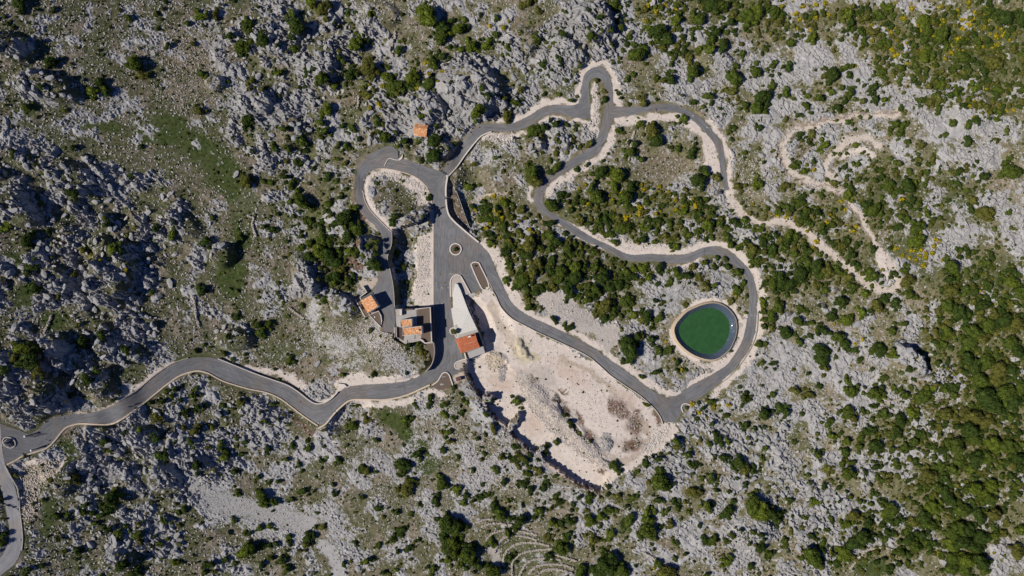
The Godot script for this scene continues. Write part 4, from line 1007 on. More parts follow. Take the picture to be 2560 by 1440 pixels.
		b.name = "trunk"
		b.mesh = trunk
		b.material_override = bark
		o.add_child(b)
	var p := Node3D.new()
	p.name = numbered("flowering_bush")
	add_child(p)
	p.transform = standing(8, 706, 14 * K, 0.9)
	tag(p, "purple flowering bush on green grass beside jagged rock", "bush")
	var pc := MeshInstance3D.new()
	pc.name = "crown"
	pc.mesh = crown_mesh(320, 12, 900, 0.07, 0.9, 0.4, Color(0.10, 0.045, 0.16), 0.8, Color(0.035, 0.05, 0.02))
	pc.material_override = white_leaf
	p.add_child(pc)
	var pb := MeshInstance3D.new()
	pb.name = "trunk"; pb.mesh = trunk; pb.material_override = bark
	p.add_child(pb)

func build_stones() -> void:
	var shapes := [stone_mesh(1), stone_mesh(2, 0.45), stone_mesh(3, 0.75)]
	var pale_stone := flat(Color.WHITE, 0.95)
	pale_stone.vertex_color_use_as_albedo = true
	pale_stone.albedo_texture = grain_texture(88, 0.05, 0.75, 1.0, 256)
	pale_stone.uv1_triplanar = true
	pale_stone.uv1_scale = Vector3.ONE * 0.5
	mats.loose_stone = pale_stone
	var grey := grained(Color(0.36, 0.355, 0.35), 0.4, 91, 0.62, 1.0)
	var boulders := []
	var lists := [[], [], []]
	for i in 90000:
		var px := rng.randf_range(-90, 2650); var py := rng.randf_range(-65, 1505)
		var q := layer_at(px, py)
		var big := rng.randf()
		var pick := rng.randf()
		var tone := rng.randf_range(0.75, 1.15)
		var v := rng.randi() % 3
		var turn := Basis.from_euler(Vector3(rng.randf_range(-0.4, 0.4), rng.randf() * TAU, rng.randf_range(-0.4, 0.4)))
		if built_over(Vector2(px, py), 0.3): continue
		var rugged := lay_a[q] * lay_r[q]
		if rocky[cell(px, py)] == 1 and pick > 0.35 and big < 0.93: continue
		var soil_bright := soil_g[q]
		var green := soil_g[q] > soil_r[q] * 1.25
		if green and pick > 0.10: continue
		if lay_s[q] > 0.5 and pick > 0.3: continue
		if soil_bright > 0.35 and pick > lay_p[q] * 0.85: continue
		var r := lerpf(0.10, 0.34, big * big)
		if soil_bright > 0.35: r *= 0.75
		if rugged > 0.35 and big > 0.9: r = lerpf(0.45, 1.25, (big - 0.9) * 10.0 * pick)
		if soil_bright < 0.35 and lay_p[q] > 0.7: r *= 1.3
		var g := ground(px, py)
		var p := at(px, py, g + r * 0.15)
		var color := Color(0.41, 0.39, 0.36) * tone if not rocky[cell(px, py)] else Color(0.36, 0.355, 0.35) * tone
		if r > 0.75:
			boulders.append([r, Transform3D(turn.scaled(Vector3(r, r, r) * 1.1), p), v, px, py])
		else:
			lists[v].append([Transform3D(turn.scaled(Vector3(r, r, r)), p), color])
	for d in [[425,708,11],[762,886,7],[830,893,6],[737,725,10],[795,910,8],[1185,880,5],[590,435,9],[870,80,8],[230,1190,12],[1080,1340,10],[895,1420,10],[1905,390,9],[2018,230,7],[2180,790,10],[2145,810,12]]:
		boulders.append([d[2] * K * 1.4, Transform3D(Basis(Vector3.UP, rng.randf() * TAU).scaled(Vector3.ONE * d[2] * K), at(d[0], d[1], ground(d[0], d[1]) + 0.1)), rng.randi() % 3, d[0], d[1]])
	# heaps and spreads of broken rock
	var white := Color(0.62, 0.56, 0.50); var dull := Color(0.40, 0.38, 0.36); var cream := Color(0.55, 0.47, 0.37); var warm := Color(0.50, 0.445, 0.40)
	for d in [[1390,1058,118,26,46,1700,0.24,warm],[1350,1030,60,20,46,300,0.2,white],[1420,1095,60,20,46,300,0.2,white],[1335,975,60,26,40,450,0.2,warm],[1480,1135,60,26,42,700,0.24,warm],[1515,1105,16,24,0,260,0.3,dull],[1640,1100,50,14,-45,420,0.24,white],[1487,262,8,62,2,420,0.3,white],[1000,445,62,10,15,380,0.24,white],[1048,478,24,26,0,260,0.22,white],[918,500,8,40,-15,200,0.26,white],[945,540,10,26,-40,160,0.28,white],[95,1185,60,30,-15,700,0.24,cream],[72,1250,26,60,0,600,0.24,cream],[1058,690,22,60,0,420,0.2,white],[1235,905,22,26,0,420,0.3,cream],[1255,935,10,26,0,160,0.26,dull],[1485,592,60,8,25,300,0.26,white],[1600,608,70,6,8,300,0.24,white],[900,865,150,52,12,3200,0.13,white],[960,840,60,40,20,900,0.2,white],[1390,755,70,26,28,700,0.17,white],[1440,785,60,24,28,600,0.15,dull],[1515,840,34,34,0,400,0.13,white],[1058,640,20,60,0,420,0.2,white],[1245,338,40,12,-10,300,0.22,white],[1255,350,30,16,0,200,0.3,white],[1745,300,40,10,35,160,0.2,white],[1330,870,90,40,30,500,0.13,white],[1500,1000,90,60,30,900,0.13,white],[1350,1140,60,24,40,300,0.12,white],[1690,845,14,44,0,240,0.22,white],[1740,905,40,12,15,260,0.2,white],[1220,990,12,8,0,90,0.26,dull],[810,960,40,30,0,300,0.14,white],[1700,690,50,40,0,500,0.26,dull],[330,985,50,10,-35,240,0.2,cream],[1100,1060,80,70,0,1600,0.13,white],[1250,1160,120,80,20,2600,0.14,white],[1000,1200,200,90,20,2600,0.16,dull],[640,1280,190,40,15,2400,0.11,dull],[2000,930,120,70,0,900,0.14,dull],[500,120,120,70,0,1600,0.15,cream],[480,230,90,50,0,900,0.14,cream],[1880,440,60,60,0,400,0.18,white],[2150,350,60,14,0,300,0.15,white],[1500,320,8,30,-10,120,0.3,white],[380,960,40,12,-40,160,0.2,cream]]:
		for k in int(d[5]):
			var an := rng.randf() * TAU
			var q2 := Vector2(cos(an) * d[2], sin(an) * d[3]) * sqrt(rng.randf()) * rng.randf_range(0.75, 1.15)
			q2 = q2.rotated(deg_to_rad(d[4])) + Vector2(d[0], d[1])
			var s: float = rng.randf_range(0.45, 1.0) * d[6] * (1.7 if rng.randf() < 0.08 else 1.0)
			var turn := Basis.from_euler(Vector3(rng.randf_range(-0.5, 0.5), rng.randf() * TAU, rng.randf_range(-0.5, 0.5)))
			var tone := rng.randf_range(0.75, 1.12)
			if built_over(q2, 0.3): continue
			lists[k % 3].append([Transform3D(turn.scaled(Vector3(s, s, s)), at(q2.x, q2.y, ground(q2.x, q2.y) + s * 0.2)), d[7] * tone])
	boulders.sort_custom(func(a, b): return a[0] > b[0])
	for i in boulders.size():
		var b: Array = boulders[i]
		if i < 300:
			var o := MeshInstance3D.new()
			o.name = numbered("limestone_boulder")
			o.mesh = shapes[b[2]]
			o.material_override = grey
			add_child(o)
			o.transform = b[1]
			var look: String = ["blocky", "slab-like", "rounded"][b[2]]
			if b[0] > 1.1: look = "big " + look
			tag(o, "%s grey limestone boulder %s" % [look, zone(b[3], b[4])], "boulder", "%s boulders %s" % [look, zone(b[3], b[4])])
		else:
			lists[b[2]].append([b[1], Color(0.36, 0.355, 0.35)])
	for v in 3:
		copies("loose_stones", shapes[v], pale_stone, lists[v], ["blocky loose stones strewn over soil and grass", "flat loose stones strewn over the slope", "rounded loose stones and rubble on bare ground"][v], "stones")

func build_grass() -> void:
	var st := tool()
	var g := RandomNumberGenerator.new()
	g.seed = 9
	for i in 16:
		var a := g.randf() * TAU
		var d := g.randf() * 0.7
		var b := Vector3(cos(a) * d, 0, sin(a) * d)
		var lean := Vector3(g.randf_range(-0.6, 0.6), g.randf_range(0.35, 0.8), g.randf_range(-0.6, 0.6))
		var side := Vector3(-lean.z, 0, lean.x).normalized() * 0.16
		for p in [b - side, b + lean, b + side]: st.add_vertex(p)
	var tuft := done(st)
	var list := []
	for i in 60000:
		var px := rng.randf_range(-90, 2650); var py := rng.randf_range(-65, 1505)
		var q := layer_at(px, py)
		var tone := rng.randf_range(0.6, 1.35)
		var r := rng.randf_range(0.15, 0.5)
		var turn := rng.randf() * TAU
		var hue := rng.randf()
		if soil_g[q] > 0.3 or rocky[cell(px, py)] == 1 or built_over(Vector2(px, py), 0.3): continue
		var c := Color(0.075, 0.10, 0.025).lerp(Color(0.16, 0.14, 0.06), hue * clampf(px / 1600.0, 0.3, 1.0))
		if soil_g[q] > soil_r[q] * 1.25: c = Color(0.052, 0.09, 0.02)
		list.append([Transform3D(Basis(Vector3.UP, turn).scaled(Vector3(r, r * 0.7, r)), at(px, py, ground(px, py) - 0.02)), c * tone])
	var m := leaf_material(Color.WHITE)
	copies("grass", tuft, m, list, "tufts of short grass between stones", "grass")

# ------------------------------------------------------------------ buildings, walls, planters, reservoir
func tile_face(a: Vector3, b: Vector3, c: Vector3, d: Vector3, colors: Array) -> ArrayMesh:   # a-b along the ridge, d-c along the eave
	var st := tool()
	var cols := maxi(3, int(maxf(a.distance_to(b), d.distance_to(c)) / 0.26))
	var rows := maxi(2, int(maxf(a.distance_to(d), b.distance_to(c)) / 0.4))
	var up := (b - a).cross(d - a).normalized()
	if up.y < 0: up = -up
	for i in cols:
		for j in rows:
			st.set_color(colors[rng.randi() % colors.size()] * rng.randf_range(0.85, 1.12))
			var u0 := float(i) / cols; var u1 := (i + 1.0) / cols; var um := (i + 0.5) / cols
			var v0 := float(j) / rows; var v1 := (j + 1.06) / rows
			var lift := 0.02 + rng.randf() * 0.015
			var q := []
			for uv in [[u0, v0, 0.0], [um, v0, 0.07], [u1, v0, 0.0], [u0, v1, lift], [um, v1, 0.07 + lift], [u1, v1, lift]]:
				q.append(a.lerp(b, uv[0]).lerp(d.lerp(c, uv[0]), minf(uv[1], 1.02)) + up * uv[2])
			quad(st, q[0], q[1], q[4], q[3])
			quad(st, q[1], q[2], q[5], q[4])
			quad(st, q[3], q[4], q[5], q[5])
	return done(st)

func lip(called: String, pts: Array, half: float, lo: float, hi: float, mat: Material, parent: Node, level: float, closed := true) -> MeshInstance3D:
	return obj(called, sweep(smooth_line(vecs(pts), 1000.0, closed) if closed else PackedVector2Array(vecs(pts)), half, lo, hi, closed, level), mat, parent)

func opening(st: SurfaceTool, a: Vector2, b: Vector2, t0: float, t1: float, h0: float, h1: float, out: float) -> void:   # a thin panel set on the wall from a to b
	var d := (b - a).normalized()
	var n := Vector2(d.y, -d.x) * out
	var p := a.lerp(b, t0) + n; var q := a.lerp(b, t1) + n
	var base := broad(a.x, a.y)
	var p3 := at(p.x, p.y); var q3 := at(q.x, q.y)
	quad(st, Vector3(p3.x, base + h0, p3.z), Vector3(p3.x, base + h1, p3.z), Vector3(q3.x, base + h1, q3.z), Vector3(q3.x, base + h0, q3.z))

func panel(called: String, mat: Material, parent: Node, a: Vector2, b: Vector2, t0: float, t1: float, h0: float, h1: float) -> void:
	var d := (b - a).normalized()
	var n := Vector2(d.y, -d.x)
	var p := a.lerp(b, t0); var q := a.lerp(b, t1)
	if called == "window":                              # frame with a pane and a sill
		var w := slab("window", [p + n * 0.4, q + n * 0.4, q - n * 0.3, p - n * 0.3], h0, h1, mats.white_paint, parent)
		slab("pane", [p.lerp(q, 0.1) + n * 0.55, p.lerp(q, 0.9) + n * 0.55, p.lerp(q, 0.9) - n * 0.2, p.lerp(q, 0.1) - n * 0.2], h0 + 0.1, h1 - 0.1, mat, w)
		slab("sill", [p + n * 1.2, q + n * 1.2, q - n * 0.2, p - n * 0.2], h0 - 0.1, h0 - 0.01, mats.kerb, w)
		return
	var door := slab(called, [p + n * 0.45, q + n * 0.45, q - n * 0.3, p - n * 0.3], h0, h1, mat, parent)
	var hp := p.lerp(q, 0.85)
	slab("handle", [hp + n * 0.9, hp.lerp(q, 0.4) + n * 0.9, hp.lerp(q, 0.4) + n * 0.3, hp + n * 0.3], h0 + 0.95, h0 + 1.05, mats.dark_metal, door)

func houses() -> void:
	var oranges := [Color(0.50, 0.235, 0.105), Color(0.57, 0.30, 0.145), Color(0.44, 0.19, 0.08), Color(0.60, 0.37, 0.20), Color(0.48, 0.22, 0.095)]
	var reds := [Color(0.42, 0.125, 0.055), Color(0.46, 0.15, 0.065), Color(0.40, 0.115, 0.05)]
	# the tiled hut among the crags
	var g := bed(1055, 335)
	var o := thing("tiled_hut", at(1055, 330, g), "small stone hut with an orange tiled gable roof below the crags", "hut")
	slab("wall", vecs([1041, 316, 1070, 319.5, 1067, 344, 1040, 339.5]), g - 1.5, g + 2.6, mats.masonry, o)
	var ra := at(1038.6, 324, g + 3.7); var rb := at(1071.5, 328, g + 3.7)
	var roof := obj("roof", tile_face(ra, rb, at(1068, 347, g + 2.5), at(1037.5, 341.5, g + 2.5), oranges), mats.tile, o)
	obj("roof", tile_face(ra, rb, at(1074, 316, g + 2.7), at(1042, 311.5, g + 2.7), oranges), mats.tile, o)
	slab("gable", vecs([1041, 316, 1042.5, 316, 1041.5, 339.5, 1040, 339.5]), g + 2.5, g + 2.7, mats.masonry, o, [2.75 + g, 2.75 + g, 2.6 + g, 2.6 + g])
	slab("chimney", vecs([1057, 314, 1067, 316, 1066.5, 318.5, 1056.5, 316.5]), g + 2.4, g + 3.9, mats.concrete, roof)
	panel("door", mats.wood, o, Vector2(1067, 344), Vector2(1040, 339.5), 0.4, 0.58, g - 0.2, g + 1.9)
	panel("window", mats.glass, o, Vector2(1067, 344), Vector2(1040, 339.5), 0.1, 0.25, g + 0.9, g + 1.8)
	slab("hut_paving", vecs([1027, 318, 1037, 322, 1036, 345, 1026, 342]), g - 0.6, g + 0.1, mats.concrete).set_meta("kind", "structure")
	# the single house on the bench
	g = bed(972, 775)
	o = thing("tiled_house", at(933, 760, g), "square house with a sloping orange tiled roof and dark parapet", "house")
	slab("wall", vecs([911, 750, 938, 736, 957, 765, 929, 782]), g - 1.0, g + 2.9, mats.plaster, o, [3.1 + g, 4.0 + g, 3.7 + g, 2.7 + g])
	var pa := at(912, 751, g + 3.35); var pb := at(938, 737.5, g + 4.2); var pc := at(955, 764.5, g + 3.9); var pd := at(928.5, 781.5, g + 2.95)
	roof = obj("roof", tile_face(pb, pc, pd, pa, oranges), mats.tile, o)
	for e in [[938, 736, 957.5, 765, 4.25, 3.95], [957.5, 765, 929, 782.5, 3.95, 3.0], [938, 736, 911, 750, 4.25, 3.4]]:
		var a := Vector2(e[0], e[1]); var b := Vector2(e[2], e[3])
		var n := (b - a).normalized().orthogonal() * 0.9
		slab("parapet", [a + n, b + n, b - n, a - n], g + 2.6, g + 4.0, mats.dark_and_shaded_concrete, o, [e[4] + g, e[5] + g, e[5] + g, e[4] + g])
	panel("window", mats.glass, o, Vector2(957, 765), Vector2(938, 736), 0.25, 0.45, g + 1.0, g + 2.2)
	panel("window", mats.glass, o, Vector2(957, 765), Vector2(938, 736), 0.6, 0.8, g + 1.0, g + 2.2)
	panel("door", mats.wood, o, Vector2(929, 782), Vector2(957, 765), 0.55, 0.75, g + 0.0, g + 2.0)
	slab("porch", vecs([928, 783, 956, 766.5, 953, 774, 944, 778, 932, 784.5]), g - 0.3, g + 0.25, mats.concrete, o)
	slab("side_terrace", vecs([907, 745, 936, 730, 938, 735, 911, 749]), g - 0.3, g + 0.5, mats.dark_and_shaded_concrete, o)
	o = thing("garden_bed", at(945, 795, g), "curved brown garden bed with pale walls beside the square tiled house", "garden bed")
	slab("soil", vecs([931, 787, 952, 777, 957, 788, 959, 800, 957, 814]), g - 0.5, g + 0.9, mats.brown_soil, o)
	lip("wall", [930, 787, 952, 776.5, 958, 788, 960, 801, 958, 816], 1.1, -0.6, 1.15, mats.kerb, o, g)
	slab("slab_stone", vecs([941, 790, 944, 789.5, 944, 793.5, 941.5, 794]), g + 0.9, g + 1.05, mats.kerb, o)
	o = thing("garden_bed", at(912, 768, g), "narrow brown planting strip behind the square tiled house", "garden bed")
	slab("soil", vecs([896, 749, 906, 744, 928, 784, 919, 789]), g - 0.6, g + 0.5, mats.brown_soil, o)
	lip("wall", [894.5, 748.5, 906.5, 743.5, 929, 786, 918, 791], 1.1, -1.0, 0.75, mats.kerb, o, g)
	obj("garden_wall", sweep(PackedVector2Array(vecs([914, 715, 924, 730, 907, 742])), 1.0, -0.8, 1.5, false, g), mats.kerb)
	tag(get_node("garden_wall"), "pale angled garden wall above the square tiled house", "wall", "", "thing")
	# the stepped houses on the retaining platform
	g = bed(980, 800)
	o = thing("house_platform", at(1035, 815, 0), "raised walled platform with brown beds that carries the stepped house", "platform")
	slab("base", vecs([993, 772, 1046, 770, 1080, 767, 1084, 850, 1086, 856, 1066, 858, 1054, 850, 1016, 858, 993, 842]), -0.6, g - 0.1, mats.concrete_wall, o)
	slab("bed", vecs([1046, 772, 1077, 769, 1080, 851, 1067, 853.5, 1056, 845, 1056, 836, 1046, 836]), g - 0.4, g - 0.02, mats.brown_soil, o)
	slab("terrace", vecs([994, 789, 1022, 787, 1045, 786, 1045, 816, 1016, 817, 994, 816]), g - 0.2, g + 0.05, mats.concrete, o)
	slab("terrace", vecs([1015, 835, 1040, 834, 1040, 846, 1022, 848, 1022, 857, 1015, 855]), g - 0.2, g + 0.12, mats.concrete, o)
	slab("terrace", vecs([1018, 773, 1044, 772, 1044, 785, 1018, 786.5]), g - 0.2, g + 0.02, mats.concrete, o)
	lip("wall", [1044, 772, 1079, 767.5, 1082.5, 852, 1066.5, 855.5, 1060, 848, 1054, 846], 1.2, -0.3, 0.9, mats.kerb, o, g, false)
	slab("wall", vecs([1005, 773, 1010, 772.5, 1010, 787, 1005, 787.5]), g - 0.2, g + 1.4, mats.kerb, o)
	slab("bench", vecs([1018, 772.5, 1036, 771.5, 1036, 774, 1018, 775]), g - 0.2, g + 0.6, mats.wood, o)
	slab("outer_wall", vecs([1082.5, 766, 1085.2, 766, 1087.2, 853, 1084.5, 853]), -0.6, g - 1.0, mats.dark_and_shaded_concrete, o)  # dark colour paints in the shade on the outer face
	lip("planter", [991, 817, 995, 816.5, 995.5, 842, 991.5, 842.5], 0.8, -1.0, 0.8, mats.kerb, o, g)
	slab("bed", vecs([997, 817, 1009, 816, 1015, 838, 1012, 850, 998, 841]), g - 0.4, g - 0.05, mats.dark_soil, o)
	o = thing("stepped_house", at(1035, 818, g), "pale house of two boxes with low orange roofs rimmed in white", "house")
	slab("wall", vecs([1008, 797.5, 1037, 795, 1037, 813, 1009, 815]), g - 0.2, g + 3.0, mats.plaster, o)
	lip("parapet", [1008.6, 798, 1036.6, 795.6, 1036.6, 812.6, 1009.4, 814.6], 0.8, -0.3, 0.25, mats.kerb, o, g + 3.1)
	obj("roof", tile_face(at(1009.5, 798.8, g + 3.2), at(1036, 796.4, g + 3.2), at(1036, 811.8, g + 3.02), at(1010, 813.8, g + 3.02), oranges), mats.tile, o)
	slab("wall", vecs([1014.5, 817, 1061, 812, 1062, 832, 1014.5, 836]), g - 0.2, g + 3.7, mats.plaster, o)
	lip("parapet", [1015.2, 817.6, 1060.4, 812.8, 1061.4, 831.4, 1015.2, 835.4], 0.8, -0.3, 0.25, mats.kerb, o, g + 3.8)
	roof = obj("roof", tile_face(at(1016, 818.4, g + 3.9), at(1059.8, 813.6, g + 3.9), at(1060.8, 830.7, g + 3.7), at(1016, 834.7, g + 3.7), oranges), mats.tile, o)
	slab("chimney", vecs([1051, 821, 1054, 820.7, 1054, 824, 1051, 824.3]), g + 3.6, g + 4.6, mats.plaster, roof)
	panel("door", mats.wood, o, Vector2(1014.5, 836), Vector2(1062, 832), 0.3, 0.38, g + 0.1, g + 2.2)
	panel("window", mats.glass, o, Vector2(1014.5, 836), Vector2(1062, 832), 0.6, 0.8, g + 0.9, g + 2.2)
	panel("window", mats.glass, o, Vector2(1062, 832), Vector2(1061, 812), 0.3, 0.7, g + 0.9, g + 2.3)
	panel("window", mats.glass, o, Vector2(1037, 813), Vector2(1037, 795), 0.3, 0.7, g + 0.9, g + 2.1)
	# the curved bank wall south of the platform
	obj("bank_wall", sweep(smooth_line(vecs([1086, 855, 1088, 872, 1087, 890, 1083, 905, 1076, 917, 1066, 927]), 3.0), 1.1, -0.8, 2.6, false, 0.3), mats.masonry)
	tag(get_node("bank_wall"), "curved stone bank wall below the stepped house platform", "wall", "", "thing")
	slab("bank_bed", vecs([1068, 857, 1085, 856, 1086.5, 880, 1083, 898, 1078, 880]), 0.5, 2.75, mats.brown_soil)
	tag(get_node("bank_bed"), "brown planting bed behind the curved bank wall", "garden bed")
	# the red-roofed building and its forecourt
	o = thing("forecourt", at(1150, 780, 0), "long pale concrete forecourt slab with a tall side wall", "forecourt")
	slab("deck", vecs([1136, 712, 1140, 708.5, 1145, 710, 1152, 724, 1172, 778, 1196, 829, 1141, 846, 1136, 822, 1128, 772, 1133, 768, 1132, 735]), -3.2, 0.5, mats.forecourt, o, [1.5, 1.5, 1.5, 1.4, 0.9, 0.45, 0.35, 0.35, 0.4, 0.4, 0.9])
	slab("deck", vecs([1137.5, 812, 1176, 806, 1186.5, 813, 1195.5, 829.5, 1141.5, 846.5]), 0.3, 0.47, mats.concrete, o, [0.47, 0.52, 0.55, 0.49, 0.40])
	o = thing("red_roofed_building", at(1172, 860, 0), "concrete building with a red tiled hipped roof and open side terrace", "building")
	slab("wall", vecs([1143, 848, 1188, 834, 1198, 863, 1157, 878]), -2.6, 3.6, mats.plaster, o)
	var ridge0 := at(1152.5, 862, 4.9); var ridge1 := at(1195, 848.5, 4.9)
	var nw := at(1141, 846.5, 3.5); var ne := at(1189.5, 832, 3.5); var se := at(1201, 865, 3.5); var sw := at(1155, 880.5, 3.5)
	var big_roof := obj("roof", tile_face(ridge0, ridge1, ne, at(1148, 844.5, 3.5), reds), mats.tile, o)
	obj("roof", tile_face(ridge0, ridge1, se, at(1158, 879.5, 3.5), reds), mats.tile, o)
	obj("roof", tile_face(ridge0, ridge0, at(1148, 844.5, 3.5), nw, reds), mats.tile, o)
	obj("roof", tile_face(ridge0, ridge0 + Vector3(0, 0.01, 0), sw, nw, reds), mats.tile, o)
	obj("roof", tile_face(ridge0, ridge0, at(1158, 879.5, 3.5), sw, reds), mats.tile, o)
	var st := tool()
	for p in [ridge1 - Vector3(0.3, 0.1, 0.1), at(1187.5, 835, 3.4), at(1197.5, 863, 3.4)]: st.add_vertex(p)
	obj("gable", done(st), mats.plaster, o)
	slab("chimney", vecs([1172, 838.5, 1179, 836.5, 1180, 839.5, 1173, 841.5]), 3.4, 5.0, mats.plaster, big_roof)
	slab("terrace", vecs([1188, 834, 1197, 829.5, 1208, 863, 1198, 866]), -2.6, 0.3, mats.dark_and_shaded_concrete, o)  # terrace coloured dark to paint in the shadow of the roof
	slab("parapet", vecs([1196.6, 829.5, 1197.8, 829, 1208.8, 863, 1207.6, 863.4]), -2.6, 1.3, mats.concrete, o)
	slab("lower_roof", vecs([1169, 880, 1199, 867.5, 1208.5, 864.5, 1213.5, 881, 1175, 894.5]), -2.6, 2.1, mats.concrete, o)
	slab("stair_wall", vecs([1160, 882, 1163, 881, 1167.5, 897, 1164.5, 898]), -2.6, 1.2, mats.kerb, o)
	for k in 3:
		panel("window", mats.glass, o, Vector2(1143, 848), Vector2(1157, 878), 0.1 + 0.3 * k, 0.3 + 0.3 * k, 0.9, 2.6)
	panel("door", mats.wood, o, Vector2(1188, 834), Vector2(1143, 848), 0.4, 0.5, 0.5, 2.6)

func ring_planter(called: String, pts: Array, closed: bool, soil_pts: Array, mat: Material, label: String, step := 2.5, hi := 0.4, half := 1.5, level := 0.0) -> Node3D:
	var o := thing(called, at(pts[0], pts[1], level), label, "planter")
	obj("kerb", sweep(smooth_line(vecs(pts), step, closed), half, -0.3, hi, closed, level), mats.kerb, o)
	slab("soil", vecs(soil_pts), level - 0.3, level + hi * 0.6, mat, o)
	return o

func small_bush(px: float, py: float, r: float, level: float, label: String) -> void:
	var o := Node3D.new()
	o.name = numbered("planted_bush")
	add_child(o)
	o.position = at(px, py, level)
	o.scale = Vector3.ONE * r
	tag(o, label, "bush")
	obj("crown", crown_mesh(int(px), 9, 900, 0.09, 1.2), leaf_material(Color(0.06, 0.095, 0.02)), o).position = Vector3.ZERO
	var st := tool()
	beam(st, Vector3(0, -0.1, 0), Vector3(0.03, 0.6, 0), 0.07, 6, 0.04)
	obj("trunk", done(st), mats.wood, o).position = Vector3.ZERO

